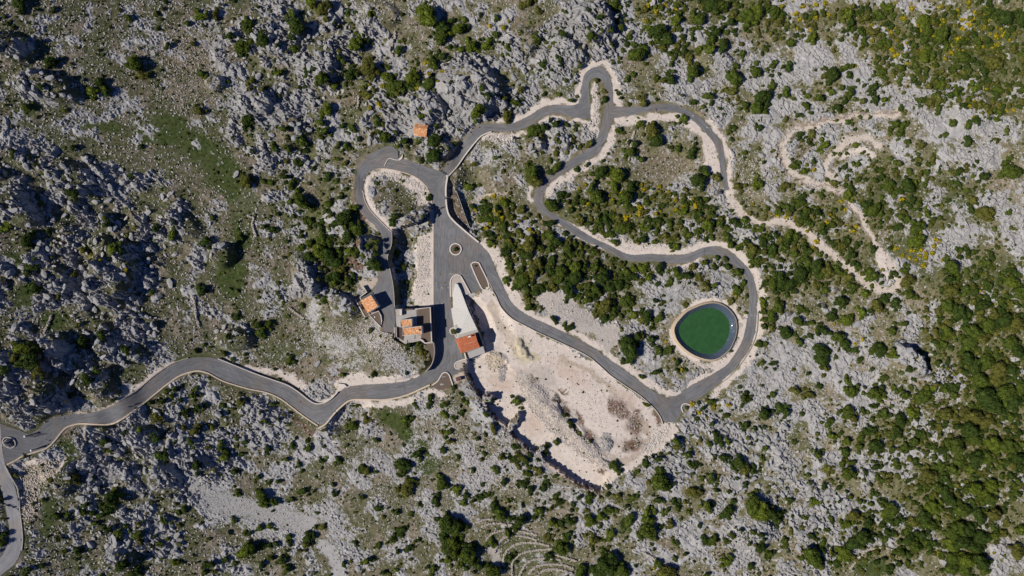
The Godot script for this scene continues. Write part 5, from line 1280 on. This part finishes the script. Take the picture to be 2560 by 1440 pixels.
func street_works() -> void:
	# round planter, long planter, pebbled island, corner islands
	var ring := []
	var inner := []
	for i in 32:
		var a := TAU * i / 32.0
		ring.append_array([1139.2 + cos(a) * 14.0, 623.0 + sin(a) * 14.0])
		inner.append_array([1139.2 + cos(a) * 12.8, 623.0 + sin(a) * 12.8])
	ring_planter("round_planter", ring, true, inner, mats.brown_soil, "round brown planter with a pale kerb on the asphalt plaza", 50.0)
	small_bush(1138, 622, 0.95, 0.2, "small green bush planted in the round planter")
	ring_planter("long_planter", [1206, 722, 1180, 668, 1180, 659, 1186, 655.5, 1195, 657, 1200, 663, 1222, 713], true, [1206, 721, 1181, 668, 1181, 660, 1187, 657, 1194, 658, 1199, 664, 1221, 713], mats.brown_soil, "long brown planter with a pale rounded kerb beside the parking bay", 2.5, 0.45)
	small_bush(1190, 665, 0.45, 0.25, "tiny green bush planted at the tip of the long planter")
	ring_planter("pebble_island", [1127, 742, 1126, 712, 1128, 698, 1136, 689, 1146, 687.5, 1154, 694, 1176, 734], false, [1127.5, 742, 1127, 712, 1129, 698, 1137, 690, 1146, 689, 1153, 695, 1174, 734, 1160, 738, 1140, 740], mats.pebble, "pale pebbled island round the tip of the concrete forecourt", 2.5, 0.5)
	ring_planter("corner_planter", [1126, 823, 1140, 820, 1146, 842, 1141, 844, 1138, 836, 1128, 834], true, [1127, 824, 1139, 821, 1145, 842, 1141, 843, 1138, 835, 1128, 833], mats.brown_soil, "small kerbed planter at the corner of the red-roofed building", 3.0, 0.5)
	var t := Node3D.new()
	t.name = numbered("planted_tree")
	add_child(t)
	t.position = at(1136, 828, 0.2)
	tag(t, "leafy tree in the kerbed planter beside the red-roofed building", "tree")
	obj("crown", crown_mesh(777, 14, 1500, 0.07, 1.2), leaf_material(Color(0.10, 0.12, 0.035)), t).position = Vector3(0, 0.7, 0)
	t.get_child(0).scale = Vector3.ONE * 1.15
	var st := tool()
	beam(st, Vector3(0, -0.2, 0), Vector3(0, 1.5, 0), 0.1, 6, 0.06)
	obj("trunk", done(st), mats.wood, t).position = Vector3.ZERO
	ring_planter("triangle_planter", [1080, 963, 1094, 953, 1101, 942, 1108, 932.5, 1116, 931, 1123, 937, 1128, 950, 1132.5, 963], false, [1081, 964, 1095, 954, 1102, 943, 1109, 934, 1116, 932.5, 1122, 938, 1127, 951, 1131, 963, 1118, 970, 1100, 975, 1090, 971], mats.brown_soil, "brown triangular planter with a pale curved kerb where the entry road meets the plaza", 2.5, 0.45, 1.4, 0.08)
	ring_planter("pebble_island", [1165, 897, 1148, 902, 1139, 907, 1136.5, 914, 1140, 921, 1150, 922.5], false, [1165, 898, 1149, 903, 1140, 908, 1138, 914, 1141, 920, 1150, 921, 1160, 918, 1168, 905], mats.pebble, "small pebbled island with a hooked kerb below the red-roofed building", 2.0, 0.4, 1.2, bed(1130, 905) + 0.03)
	# stones set in the triangular planter
	var rock := stone_mesh(55)
	for d in [[1106, 960, 0.42], [1112, 941, 0.2], [1107, 942, 0.18]]:
		var o := obj("garden_stone", rock, mats.rock)
		o.position = at(d[0], d[1], 0.3)
		o.scale = Vector3.ONE * d[2] * 1.3
		tag(o, "grey stone standing in the triangular planter", "stone", "stones in the triangular planter")
	# low walls and kerbs along the roads
	var walls := [
		["road_wall", [1120, 438, 1116, 462, 1115, 482, 1117, 517, 1123, 538, 1135, 553, 1149, 566, 1169, 583, 1197, 606], 2.0, -3.5, 0.75, "tall pale retaining wall along the plaza above a sunken terrace", "kerb"],
		["terrace_wall", [1131, 457, 1141, 480, 1151, 507, 1160, 533, 1168, 555, 1176, 573], 0.8, -3.2, -1.0, "thin stone wall holding the sunken triangular terrace", "masonry"],
		["road_wall", [984, 582, 983.5, 613, 974, 647, 981, 681, 988, 720, 991, 767], 0.9, -4.0, 0.45, "thin stone wall between the loop road and the rocky pit", "masonry"],
		["road_wall", [1229, 330, 1206, 339, 1188, 356, 1163, 386, 1141, 418, 1121, 441], 1.5, -2.4, 0.6, "pale road wall beside the climb to the hairpin", "kerb"],
		["road_kerb", [19, 1161, 40, 1151, 60, 1139, 92, 1129, 119, 1119, 139, 1100, 154, 1081, 170, 1067, 200, 1059, 240, 1059, 283, 1058, 318, 1042, 356, 1012, 392, 982, 417, 962, 449, 940, 480, 929.5, 501, 927.5, 525, 934.5], 2.1, -1.6, 0.35, "broad tan concrete kerb along the lower entry road", "tan_kerb"],
		["road_kerb", [526, 935, 561, 953.5, 620, 971.5, 665, 981, 700, 996, 729, 1017, 759, 1040, 795, 1064], 1.6, -2.6, 0.35, "long tan kerb wall before the sharp corner of the entry road", "tan_kerb"],
		["road_kerb", [796, 1071, 815, 1059, 833, 1037, 853, 1017, 877, 1000.5, 914, 998.5, 965, 999, 1016, 988, 1057, 970, 1075, 962], 2.0, -3.2, 0.35, "tan kerb wall after the sharp corner of the entry road", "tan_kerb"],
		["road_kerb", [547, 896, 584, 911, 641, 934, 681, 948, 718, 961, 746, 978, 773, 999, 790, 1008, 808, 1007, 828, 997, 845, 980], 1.1, -0.6, 0.9, "low pale bank wall on the uphill side of the entry road", "kerb"],
		["road_kerb", [300, 1004, 338, 981, 366, 956, 393, 934, 431, 909, 471, 894.5], 1.2, -0.5, 0.4, "rough stone kerb on the uphill side before the first bend", "masonry"],
		["road_wall", [1223, 716, 1238, 738, 1253, 769, 1279, 796, 1312, 814, 1346, 831.5, 1412, 861.5, 1466, 888.5, 1496, 911.5, 1526, 938.5, 1562, 963.5, 1599, 988.5, 1632, 1018, 1649, 1040, 1657, 1060], 0.8, -2.6, 0.5, "thin pale wall between the quarry and its road", "kerb"],
		["road_kerb", [1707, 1030, 1703, 1018, 1708, 1010, 1716, 1009, 1728, 1014], 1.3, -0.4, 0.5, "short hooked kerb at the end of the quarry road", "kerb"],
		["road_wall", [1776, 978, 1800, 960, 1827, 938, 1851, 911, 1877, 870, 1891, 830, 1894.5, 780], 0.7, -0.8, 0.35, "low stone edge outside the reservoir road", "masonry"],
		["road_kerb", [961, 415, 972, 397, 985, 399, 996, 401], 0.9, -0.3, 0.5, "white stub wall beside the turning spur", "kerb"],
		["road_kerb", [910, 452, 918, 434, 940, 423.5, 969, 422.5, 1004, 430, 1035, 441, 1060, 460, 1073, 482, 1083, 520], 1.0, -0.5, 0.12, "pale concrete edge inside the loop road", "tan_kerb"],
		["road_kerb", [909, 478, 917, 505, 931, 529, 950, 550, 968, 568, 983, 582], 0.9, -0.5, 0.25, "pale concrete edge on the descending side of the loop road", "tan_kerb"],
		["road_kerb", [1083.5, 530, 1083.5, 600, 1083.5, 680, 1083.5, 765], 0.8, -0.5, 0.15, "straight pale edge between the plaza road and the rocky pit", "tan_kerb"],
		["road_kerb", [14, 1165, 26, 1190, 41, 1226, 52, 1290, 57.5, 1343, 55, 1376], 1.1, -1.0, 0.3, "pale kerb along the worn through road", "kerb"],
		["road_kerb", [1235, 731, 1218, 694, 1207, 672, 1201, 663], 0.7, -0.4, 0.3, "narrow pale edge between the long planter and the quarry road", "kerb"],
		["quarry_wall", [1162, 928, 1166, 945, 1180, 968, 1203, 999], 1.0, -3.0, 0.3, "dark curved wall along the steep edge of the quarry", "dark_and_shaded_concrete"]]
	for w in walls:
		var sharp: bool = w[5].contains("corner")
		var line := PackedVector2Array(vecs(w[1])) if sharp and false else smooth_line(vecs(w[1]), 4.0)
		var o := obj(w[0], sweep(line, w[2], w[3], w[4], false, INF if not w[5].contains("sunken triangular") else 0.0, 0.02), mats[w[6]])
		tag(o, w[5], "wall" if w[0].ends_with("wall") else "kerb", "", "thing")
	# concrete gutter pieces and slab between the spur's walls
	slab("culvert_slab", vecs([995, 400, 1004, 391, 1008, 385, 1006, 396, 1000, 402]), bed(990, 395) - 0.3, bed(990, 395) + 0.5, mats.kerb)
	tag(get_node("culvert_slab"), "pale wedge of concrete beside the turning spur", "slab")
	slab("culvert_block", vecs([847, 958, 862, 960, 868, 966, 856, 971, 848, 966]), bed(860, 970) - 0.5, bed(860, 970) + 0.7, mats.kerb)
	tag(get_node("culvert_block"), "pale concrete block on the bank of the entry road", "block")
	# barrier across the foot of the reservoir road
	var lev := bed(1110, 435)
	var b := thing("road_barrier", at(1117, 441, lev), "dark barrier pole with a white post across the reservoir road", "barrier")
	st = tool(); beam(st, at(1117.5, 441, lev - 0.1), at(1117.5, 441, lev + 1.1), 0.16, 8)
	obj("post", done(st), mats.white_paint, b)
	st = tool(); beam(st, at(1117.5, 441, lev + 0.9), at(1100.5, 427, lev + 0.9), 0.07, 6)
	obj("pole", done(st), mats.dark_metal, b)
	st = tool(); beam(st, at(1100.5, 427, lev - 0.1), at(1100.5, 427, lev + 1.0), 0.09, 6)
	obj("rest_post", done(st), mats.dark_metal, b)
	# gate at the through road
	for d in [[72, 1088, 98, 1090, "upper"], [88, 1123, 112, 1113, "lower"]]:
		var l := bed(80, 1105)
		var gate := thing("entry_gate", at(d[0], d[1], l), "open metal gate leaf and white capped post beside the %s" % ("rocky bank" if d[4] == "upper" else "tan kerb"), "gate")
		st = tool(); beam(st, at(d[0], d[1], l - 0.1), at(d[0], d[1], l + 1.9), 0.17, 8)
		obj("post", done(st), mats.concrete, gate)
		st = tool()
		beam(st, at(d[0], d[1], l + 1.9), at(d[0], d[1], l + 2.05), 0.24, 10, 0.3)
		beam(st, at(d[0], d[1], l + 2.05), at(d[0], d[1], l + 2.3), 0.3, 10, 0.12)
		obj("cap", done(st), mats.white_paint, gate)
		var e0 := Vector2(d[0], d[1]); var e1 := Vector2(d[2], d[3])
		for h in [0.25, 1.1, 1.8]:
			st = tool(); beam(st, at(e0.x, e0.y, l + h), at(e1.x, e1.y, l + h), 0.045, 5)
			obj("rail", done(st), mats.dark_metal, gate)
		for k in 7:
			var p := e0.lerp(e1, (k + 1) / 7.0)
			st = tool(); beam(st, at(p.x, p.y, l + 0.15), at(p.x, p.y, l + 1.85), 0.03, 5)
			obj("bar", done(st), mats.dark_metal, gate)
	# oval rock bed on the entry apron
	var oval := []
	var oval_in := []
	for i in 24:
		var a := TAU * i / 24.0
		var q := Vector2(cos(a) * 16.5, sin(a) * 12.5).rotated(0.45)
		oval.append_array([24.0 + q.x, 1106.0 + q.y])
		oval_in.append_array([24.0 + q.x * 0.9, 1106.0 + q.y * 0.9])
	var lv := bed(60, 1105)
	var ob := ring_planter("oval_rock_bed", oval, true, oval_in, mats.dark_soil, "oval stone-rimmed bed filled with rocks on the entry apron", 50.0, 0.55, 1.1, lv)
	for d in [[18, 1107, 0.75], [26, 1112, 0.6], [22, 1100, 0.7], [31, 1113, 0.4]]:
		var m := obj("rock", rock, mats.rock, ob)
		m.position = at(d[0], d[1], lv + 0.45) - ob.position
		m.scale = Vector3(d[2] * 0.8, d[2] * 2.4, d[2] * 0.8)
		m.rotation.y = d[0]
	# rubbish container and the stack of stone beside the quarry
	var cl := bed(1147, 947)
	var bin := thing("waste_container", at(1147, 947, cl), "rust-brown metal waste container on the gravel verge", "container")
	slab("body", vecs([1140, 943.5, 1152, 941.5, 1154, 949, 1142, 951.5]), cl - 0.1, cl + 1.2, mats.rust, bin)
	slab("lid", vecs([1139.6, 943, 1147, 941.8, 1149, 950.4, 1141.6, 952]), cl + 1.2, cl + 1.32, mats.rust, bin)
	slab("lid", vecs([1147.4, 941.7, 1152.6, 940.9, 1154.6, 949.4, 1149.4, 950.3]), cl + 1.2, cl + 1.28, mats.rust, bin)
	for k in 14:
		var m := obj("stacked_stone", rock, mats.dark_stone)
		var x := 1157.0 + rng.randf() * 7.0
		var y := 908.0 + k * 2.1
		m.position = at(x, y, bed(x, y) + 0.25)
		m.scale = Vector3(0.34, 0.4, 0.3)
		m.rotation.y = k * 1.3
		tag(m, "dark brown stone in the row above the quarry edge", "stone", "dark stones above the quarry edge")
	st = tool(); beam(st, at(1441, 957, ground(1441, 957) + 0.12), at(1447, 963, ground(1447, 963) + 0.14), 0.11, 6)
	obj("timber_beam", done(st), mats.wood)
	tag(get_node("timber_beam"), "dark timber beam lying on the pale quarry floor", "beam")

func reservoir() -> void:
	var rim := [1684, 825, 1689, 809, 1700, 795, 1715, 780, 1734, 770, 1755, 762, 1776, 758, 1795, 760, 1812, 768, 1826, 781, 1835.5, 796, 1839, 814, 1837, 836, 1830, 855, 1820, 872.5, 1805, 886, 1791, 895, 1775, 898, 1755, 895, 1734, 887, 1715, 875, 1700, 861, 1689, 845]
	var line := smooth_line(vecs(rim), 2.0, true)
	var mid := Vector2(1762, 828)
	var lev := 0.95
	var base := broad(mid.x, mid.y)
	var o := thing("lined_reservoir", at(mid.x, mid.y, lev), "round reservoir of dark green water in a shiny dark liner", "reservoir")
	var rings := []
	# sand berm outside, lip, sloping liner below the water line
	var spec := [[1.10, -1.2], [1.04, 0.0], [1.014, 0.2], [1.0, 0.2]]
	for s in spec:
		var r := []
		for p in line:
			var q: Vector2 = mid + (p - mid) * s[0]
			var g := at(q.x, q.y)
			r.append(Vector3(g.x, base + lev + s[1] + rng.randf_range(-0.03, 0.03), g.z))
		rings.append(r)
	var n := line.size()
	var st := SurfaceTool.new(); st.begin(Mesh.PRIMITIVE_TRIANGLES); st.set_smooth_group(0)
	for k in 3:
		for i in n:
			quad(st, rings[k][i], rings[k][(i + 1) % n], rings[k + 1][(i + 1) % n], rings[k + 1][i])
	st.generate_normals()
	obj("rim", st.commit(), mats.sand, o)
	# liner: wrinkled sheet
	var wr := FastNoiseLite.new(); wr.seed = 6; wr.frequency = 0.9; wr.fractal_octaves = 3
	st = SurfaceTool.new(); st.begin(Mesh.PRIMITIVE_TRIANGLES); st.set_smooth_group(0)
	var sheet := []
	var steps := 14
	for k in steps + 1:
		var t := float(k) / steps
		var r := []
		for i in n:
			var q: Vector2 = mid + (line[i] - mid) * lerpf(1.002, 0.70, t)
			var g := at(q.x, q.y)
			var fold := wr.get_noise_2d(i * 1.5, t * 10.0) * 0.2 * (1.0 if k > 0 else 0.0)
			r.append(Vector3(g.x, base + lev + 0.215 - t * 2.7 + fold, g.z))
		sheet.append(r)
	for k in steps:
		for i in n:
			quad(st, sheet[k][i], sheet[k][(i + 1) % n], sheet[k + 1][(i + 1) % n], sheet[k + 1][i])
	st.generate_normals()
	obj("liner", st.commit(), mats.liner, o)
	var wline := smooth_line(vecs([1695, 821, 1700, 808, 1713, 793, 1731, 780, 1752, 771, 1779, 767, 1799, 771, 1812, 779, 1821, 792, 1825, 807, 1825, 829, 1821, 846, 1809, 865, 1795, 879, 1775, 888, 1755, 884, 1734, 876.5, 1715, 865, 1702, 849, 1696, 834]), 2.0, true)
	st = tool()
	for i in wline.size():
		var a := mid + (wline[i] - mid) * 1.05; var b := mid + (wline[(i + 1) % wline.size()] - mid) * 1.05
		var wa := at(a.x, a.y); var wb := at(b.x, b.y); var wm := at(mid.x, mid.y)
		for p in [wm, wa, wb]: st.add_vertex(Vector3(p.x, base + lev - 1.35, p.z))
	obj("water", done(st), mats.water, o)

func dry_walls() -> void:
	var stones := [stone_mesh(61, 0.7), stone_mesh(62, 0.7)]
	var list := [
		[[1192, 1305, 1213, 1298, 1233, 1297], "topmost curved terrace wall"], [[1205, 1316, 1221, 1310, 1242, 1307, 1283, 1312], "second curved terrace wall"], [[1216, 1349, 1236, 1331, 1263, 1324], "short curved terrace wall beside a round shrub"],
		[[1236, 1384, 1246, 1363, 1261, 1346, 1283, 1341, 1314, 1343, 1342, 1352], "long curved terrace wall above the pale footpath"], [[1262, 1434, 1258, 1406, 1267, 1381, 1288, 1365, 1314, 1359.5, 1346, 1360, 1372, 1366], "longest hooked terrace wall"], [[1281, 1440, 1281, 1412, 1299, 1391, 1324, 1381, 1353, 1377, 1380, 1373], "hooked terrace wall ending at a dark shrub"],
		[[1299, 1442, 1314, 1415, 1336, 1402, 1369, 1398, 1400, 1400], "low lower terrace wall"], [[1342, 1444, 1362, 1428, 1395, 1424, 1432, 1433], "faint earthy terrace wall by the lowest step"], [[1283, 1327, 1312, 1330, 1340, 1338], "faint terrace wall between two dark shrubs"], [[1380, 1386, 1410, 1392, 1440, 1402], "straggling terrace wall on the dry slope"], [[1324, 1436, 1342, 1420, 1369, 1413, 1408, 1412, 1433, 1420], "lowest curved terrace wall"],
		[[987, 80, 988, 95, 980, 115, 976, 128, 983, 142], "crooked dry wall beside a dark grass hollow"], [[897, 240, 896, 262, 893, 270], "short dry wall at the foot of a grassy gap"], [[620, 540, 634, 545, 632, 560, 640, 590], "broken dry wall along the grass hollow"], [[485, 740, 492, 790, 498, 815], "straggling dry wall across the grassy hollow"],
		[[130, 790, 115, 825, 105, 850], "dry wall across the small green meadow"], [[222, 1075, 218, 1100, 213, 1130], "dry wall in the grass below the entry road"], [[1585, 330, 1578, 360, 1572, 400], "dry wall on the knoll"], [[1610, 1380, 1640, 1400, 1655, 1420], "short dry wall on the stony slope"],
		[[2210, 1000, 2235, 1002, 2250, 995], "curved dry wall above a brown clearing"], [[2190, 1024, 2200, 1018, 2222, 1022], "short dry wall below the brown clearing"], [[2125, 1420, 2150, 1390, 2165, 1375, 2200, 1368, 2225, 1372], "dry wall round the small green field"], [[2320, 990, 2330, 1010, 2345, 1020], "dry wall beside the dense maquis"],
		[[1942, 372, 1936, 390], "pale dry wall at the outer bend of the dirt track"], [[725, 770, 745, 785, 760, 795], "faint dry wall on the grassy bank"]]
	for w in list:
		var st := SurfaceTool.new()
		st.begin(Mesh.PRIMITIVE_TRIANGLES)
		for p in smooth_line(vecs(w[0]), 2.3):
			for k in 5:
				var x := p.x + rng.randf_range(-1.7, 1.7); var y := p.y + rng.randf_range(-1.7, 1.7)
				var s := rng.randf_range(0.16, 0.34)
				var b := Basis.from_euler(Vector3(rng.randf(), rng.randf() * TAU, rng.randf())).scaled(Vector3.ONE * s)
				st.append_from(stones[k % 2], 0, Transform3D(b, at(x, y, ground(x, y) + 0.12 + rng.randf() * 0.35)))
		var o := obj("dry_stone_wall", st.commit(), mats.wall_stone)
		tag(o, w[1] + " of loose pale stones", "wall", "", "thing")

func build_rest() -> void:
	for p in [[1032, 306, 1080, 310, 1075, 352, 1030, 348], [885, 738, 940, 708, 965, 760, 970, 820, 950, 825, 915, 795], [988, 762, 1092, 760, 1095, 925, 1062, 862, 1010, 862, 988, 845], [1122, 700, 1150, 680, 1200, 800, 1222, 885, 1170, 900, 1175, 925, 1135, 925, 1125, 850], [1178, 655, 1195, 650, 1226, 716, 1204, 726], [1075, 960, 1110, 928, 1137, 965, 1105, 978], [1122, 610, 1155, 610, 1155, 640, 1122, 640], [0, 1088, 45, 1088, 45, 1125, 0, 1125]]:
		no_plants.append(PackedVector2Array(vecs(p)))
	var pond := PackedVector2Array()
	for i in 30: pond.append(Vector2(1762, 828) + Vector2(cos(TAU * i / 30.0) * 88, sin(TAU * i / 30.0) * 80))
	no_plants.append(pond)
	houses()
	street_works()
	reservoir()
	dry_walls()
	print("built ", Time.get_ticks_msec())
	build_plants()
	print("plants ", Time.get_ticks_msec())
	build_stones()
	build_grass()

func materials() -> void:
	var asphalt := flat(Color(0.192, 0.191, 0.197), 0.9)
	asphalt.albedo_texture = grain_texture(3, 0.02, 0.72, 1.0)
	asphalt.uv1_scale = Vector3(0.22, 0.025, 1)
	mats.asphalt = asphalt
	var old := flat(Color(0.38, 0.37, 0.365), 0.9)
	old.albedo_texture = grain_texture(4, 0.02, 0.8, 1.0)
	old.uv1_scale = Vector3(0.22, 0.025, 1)
	mats.old_asphalt = old
	asphalt.vertex_color_use_as_albedo = true
	old.vertex_color_use_as_albedo = true
	mats.tar = flat(Color(0.05, 0.05, 0.053), 0.7)
	mats.kerb = grained(Color(0.68, 0.61, 0.54), 0.5, 61, 0.72, 1.0)
	mats.tan_kerb = grained(Color(0.62, 0.50, 0.38), 0.5, 62, 0.72, 1.0)
	mats.masonry = grained(Color(0.46, 0.41, 0.35), 0.9, 63, 0.55, 1.0)
	mats.concrete = grained(Color(0.40, 0.38, 0.36), 0.3, 64, 0.75, 1.0)
	mats.concrete_wall = grained(Color(0.42, 0.38, 0.34), 0.3, 65, 0.7, 1.0)
	mats.dark_and_shaded_concrete = grained(Color(0.11, 0.115, 0.125), 0.4, 66, 0.7, 1.0)  # dark grey concrete; also painted shade on platform wall and red-roofed terrace
	mats.forecourt = grained(Color(0.60, 0.575, 0.53), 0.16, 67, 0.76, 1.0)
	mats.plaster = grained(Color(0.66, 0.61, 0.55), 0.3, 68, 0.85, 1.0)
	mats.brown_soil = grained(Color(0.19, 0.135, 0.10), 1.1, 69, 0.5, 1.0)
	mats.dark_soil = grained(Color(0.10, 0.07, 0.055), 1.1, 70, 0.5, 1.0)
	mats.pebble = grained(Color(0.56, 0.49, 0.43), 1.4, 71, 0.55, 1.0)
	mats.rock = grained(Color(0.40, 0.39, 0.38), 0.7, 72, 0.55, 1.0)
	mats.dark_stone = grained(Color(0.12, 0.095, 0.08), 0.7, 73, 0.55, 1.0)
	mats.wall_stone = grained(Color(0.53, 0.47, 0.40), 0.6, 74, 0.6, 1.0)
	mats.sand = grained(Color(0.50, 0.39, 0.27), 0.25, 75, 0.75, 1.0)
	mats.wood = flat(Color(0.13, 0.075, 0.045), 0.8)
	mats.rust = grained(Color(0.15, 0.055, 0.045), 0.8, 76, 0.6, 1.0, 0.7)
	mats.white_paint = flat(Color(0.8, 0.8, 0.8), 0.5)
	mats.dark_metal = flat(Color(0.03, 0.03, 0.033), 0.5)
	mats.twig = leaf_material(Color(0.20, 0.185, 0.18))
	mats.twig.backlight_enabled = false
	var glass := flat(Color(0.03, 0.04, 0.05), 0.08)
	mats.glass = glass
	var tile := flat(Color.WHITE, 0.85)
	tile.vertex_color_use_as_albedo = true
	mats.tile = tile
	var liner := flat(Color(0.05, 0.066, 0.088), 0.22)
	liner.metallic_specular = 0.6
	mats.liner = liner
	var water := flat(Color(0.027, 0.082, 0.022), 0.05)
	water.albedo_texture = grain_texture(79, 0.012, 0.86, 1.0)
	water.uv1_triplanar = true
	water.uv1_world_triplanar = true
	water.uv1_scale = Vector3.ONE * 0.08
	mats.water = water

func _ready() -> void:
	rng.seed = 20240611
	eye = 720.0 * K / tan(deg_to_rad(VIEW * 0.5))
	var cam := Camera3D.new()
	cam.name = "camera"
	cam.fov = VIEW
	cam.near = 1.0
	cam.far = 6000.0
	add_child(cam)
	cam.position = Vector3(0, eye, 0)
	cam.rotation_degrees = Vector3(-90, 0, 0)
	cam.current = true
	var env := Environment.new()
	env.background_mode = Environment.BG_SKY
	var sky := Sky.new()
	var air := ProceduralSkyMaterial.new()
	air.sky_top_color = Color(0.20, 0.34, 0.62)
	air.sky_horizon_color = Color(0.52, 0.62, 0.76)
	air.ground_bottom_color = Color(0.25, 0.24, 0.22)
	air.ground_horizon_color = Color(0.45, 0.46, 0.46)
	air.sky_curve = 0.15
	air.sun_angle_max = 1.0
	sky.sky_material = air
	env.sky = sky
	env.background_energy_multiplier = 0.55
	env.tonemap_mode = Environment.TONE_MAPPER_LINEAR
	env.tonemap_exposure = 1.22
	env.sdfgi_enabled = true
	env.ssao_enabled = true
	env.ssil_enabled = true
	var we := WorldEnvironment.new()
	we.name = "world_environment"
	we.environment = env
	add_child(we)
	var sun := DirectionalLight3D.new()
	sun.name = "sun"
	sun.light_energy = 1.5
	sun.light_color = Color(1.0, 0.975, 0.935)
	sun.light_angular_distance = 0.5
	sun.shadow_enabled = true
	add_child(sun)
	var el := deg_to_rad(47.0); var az := deg_to_rad(15.0)
	sun.look_at_from_position(Vector3.ZERO, Vector3(cos(az) * cos(el), -sin(el), -sin(az) * cos(el)))

	materials()
	paint_land()
	print("land ", Time.get_ticks_msec())
	prepare_heights()
	var strips := carve_roads()
	print("roads carved ", Time.get_ticks_msec())
	build_terrain()
	build_roads(strips)
	print("terrain ", Time.get_ticks_msec())
	build_rest()
	print("all ", Time.get_ticks_msec())
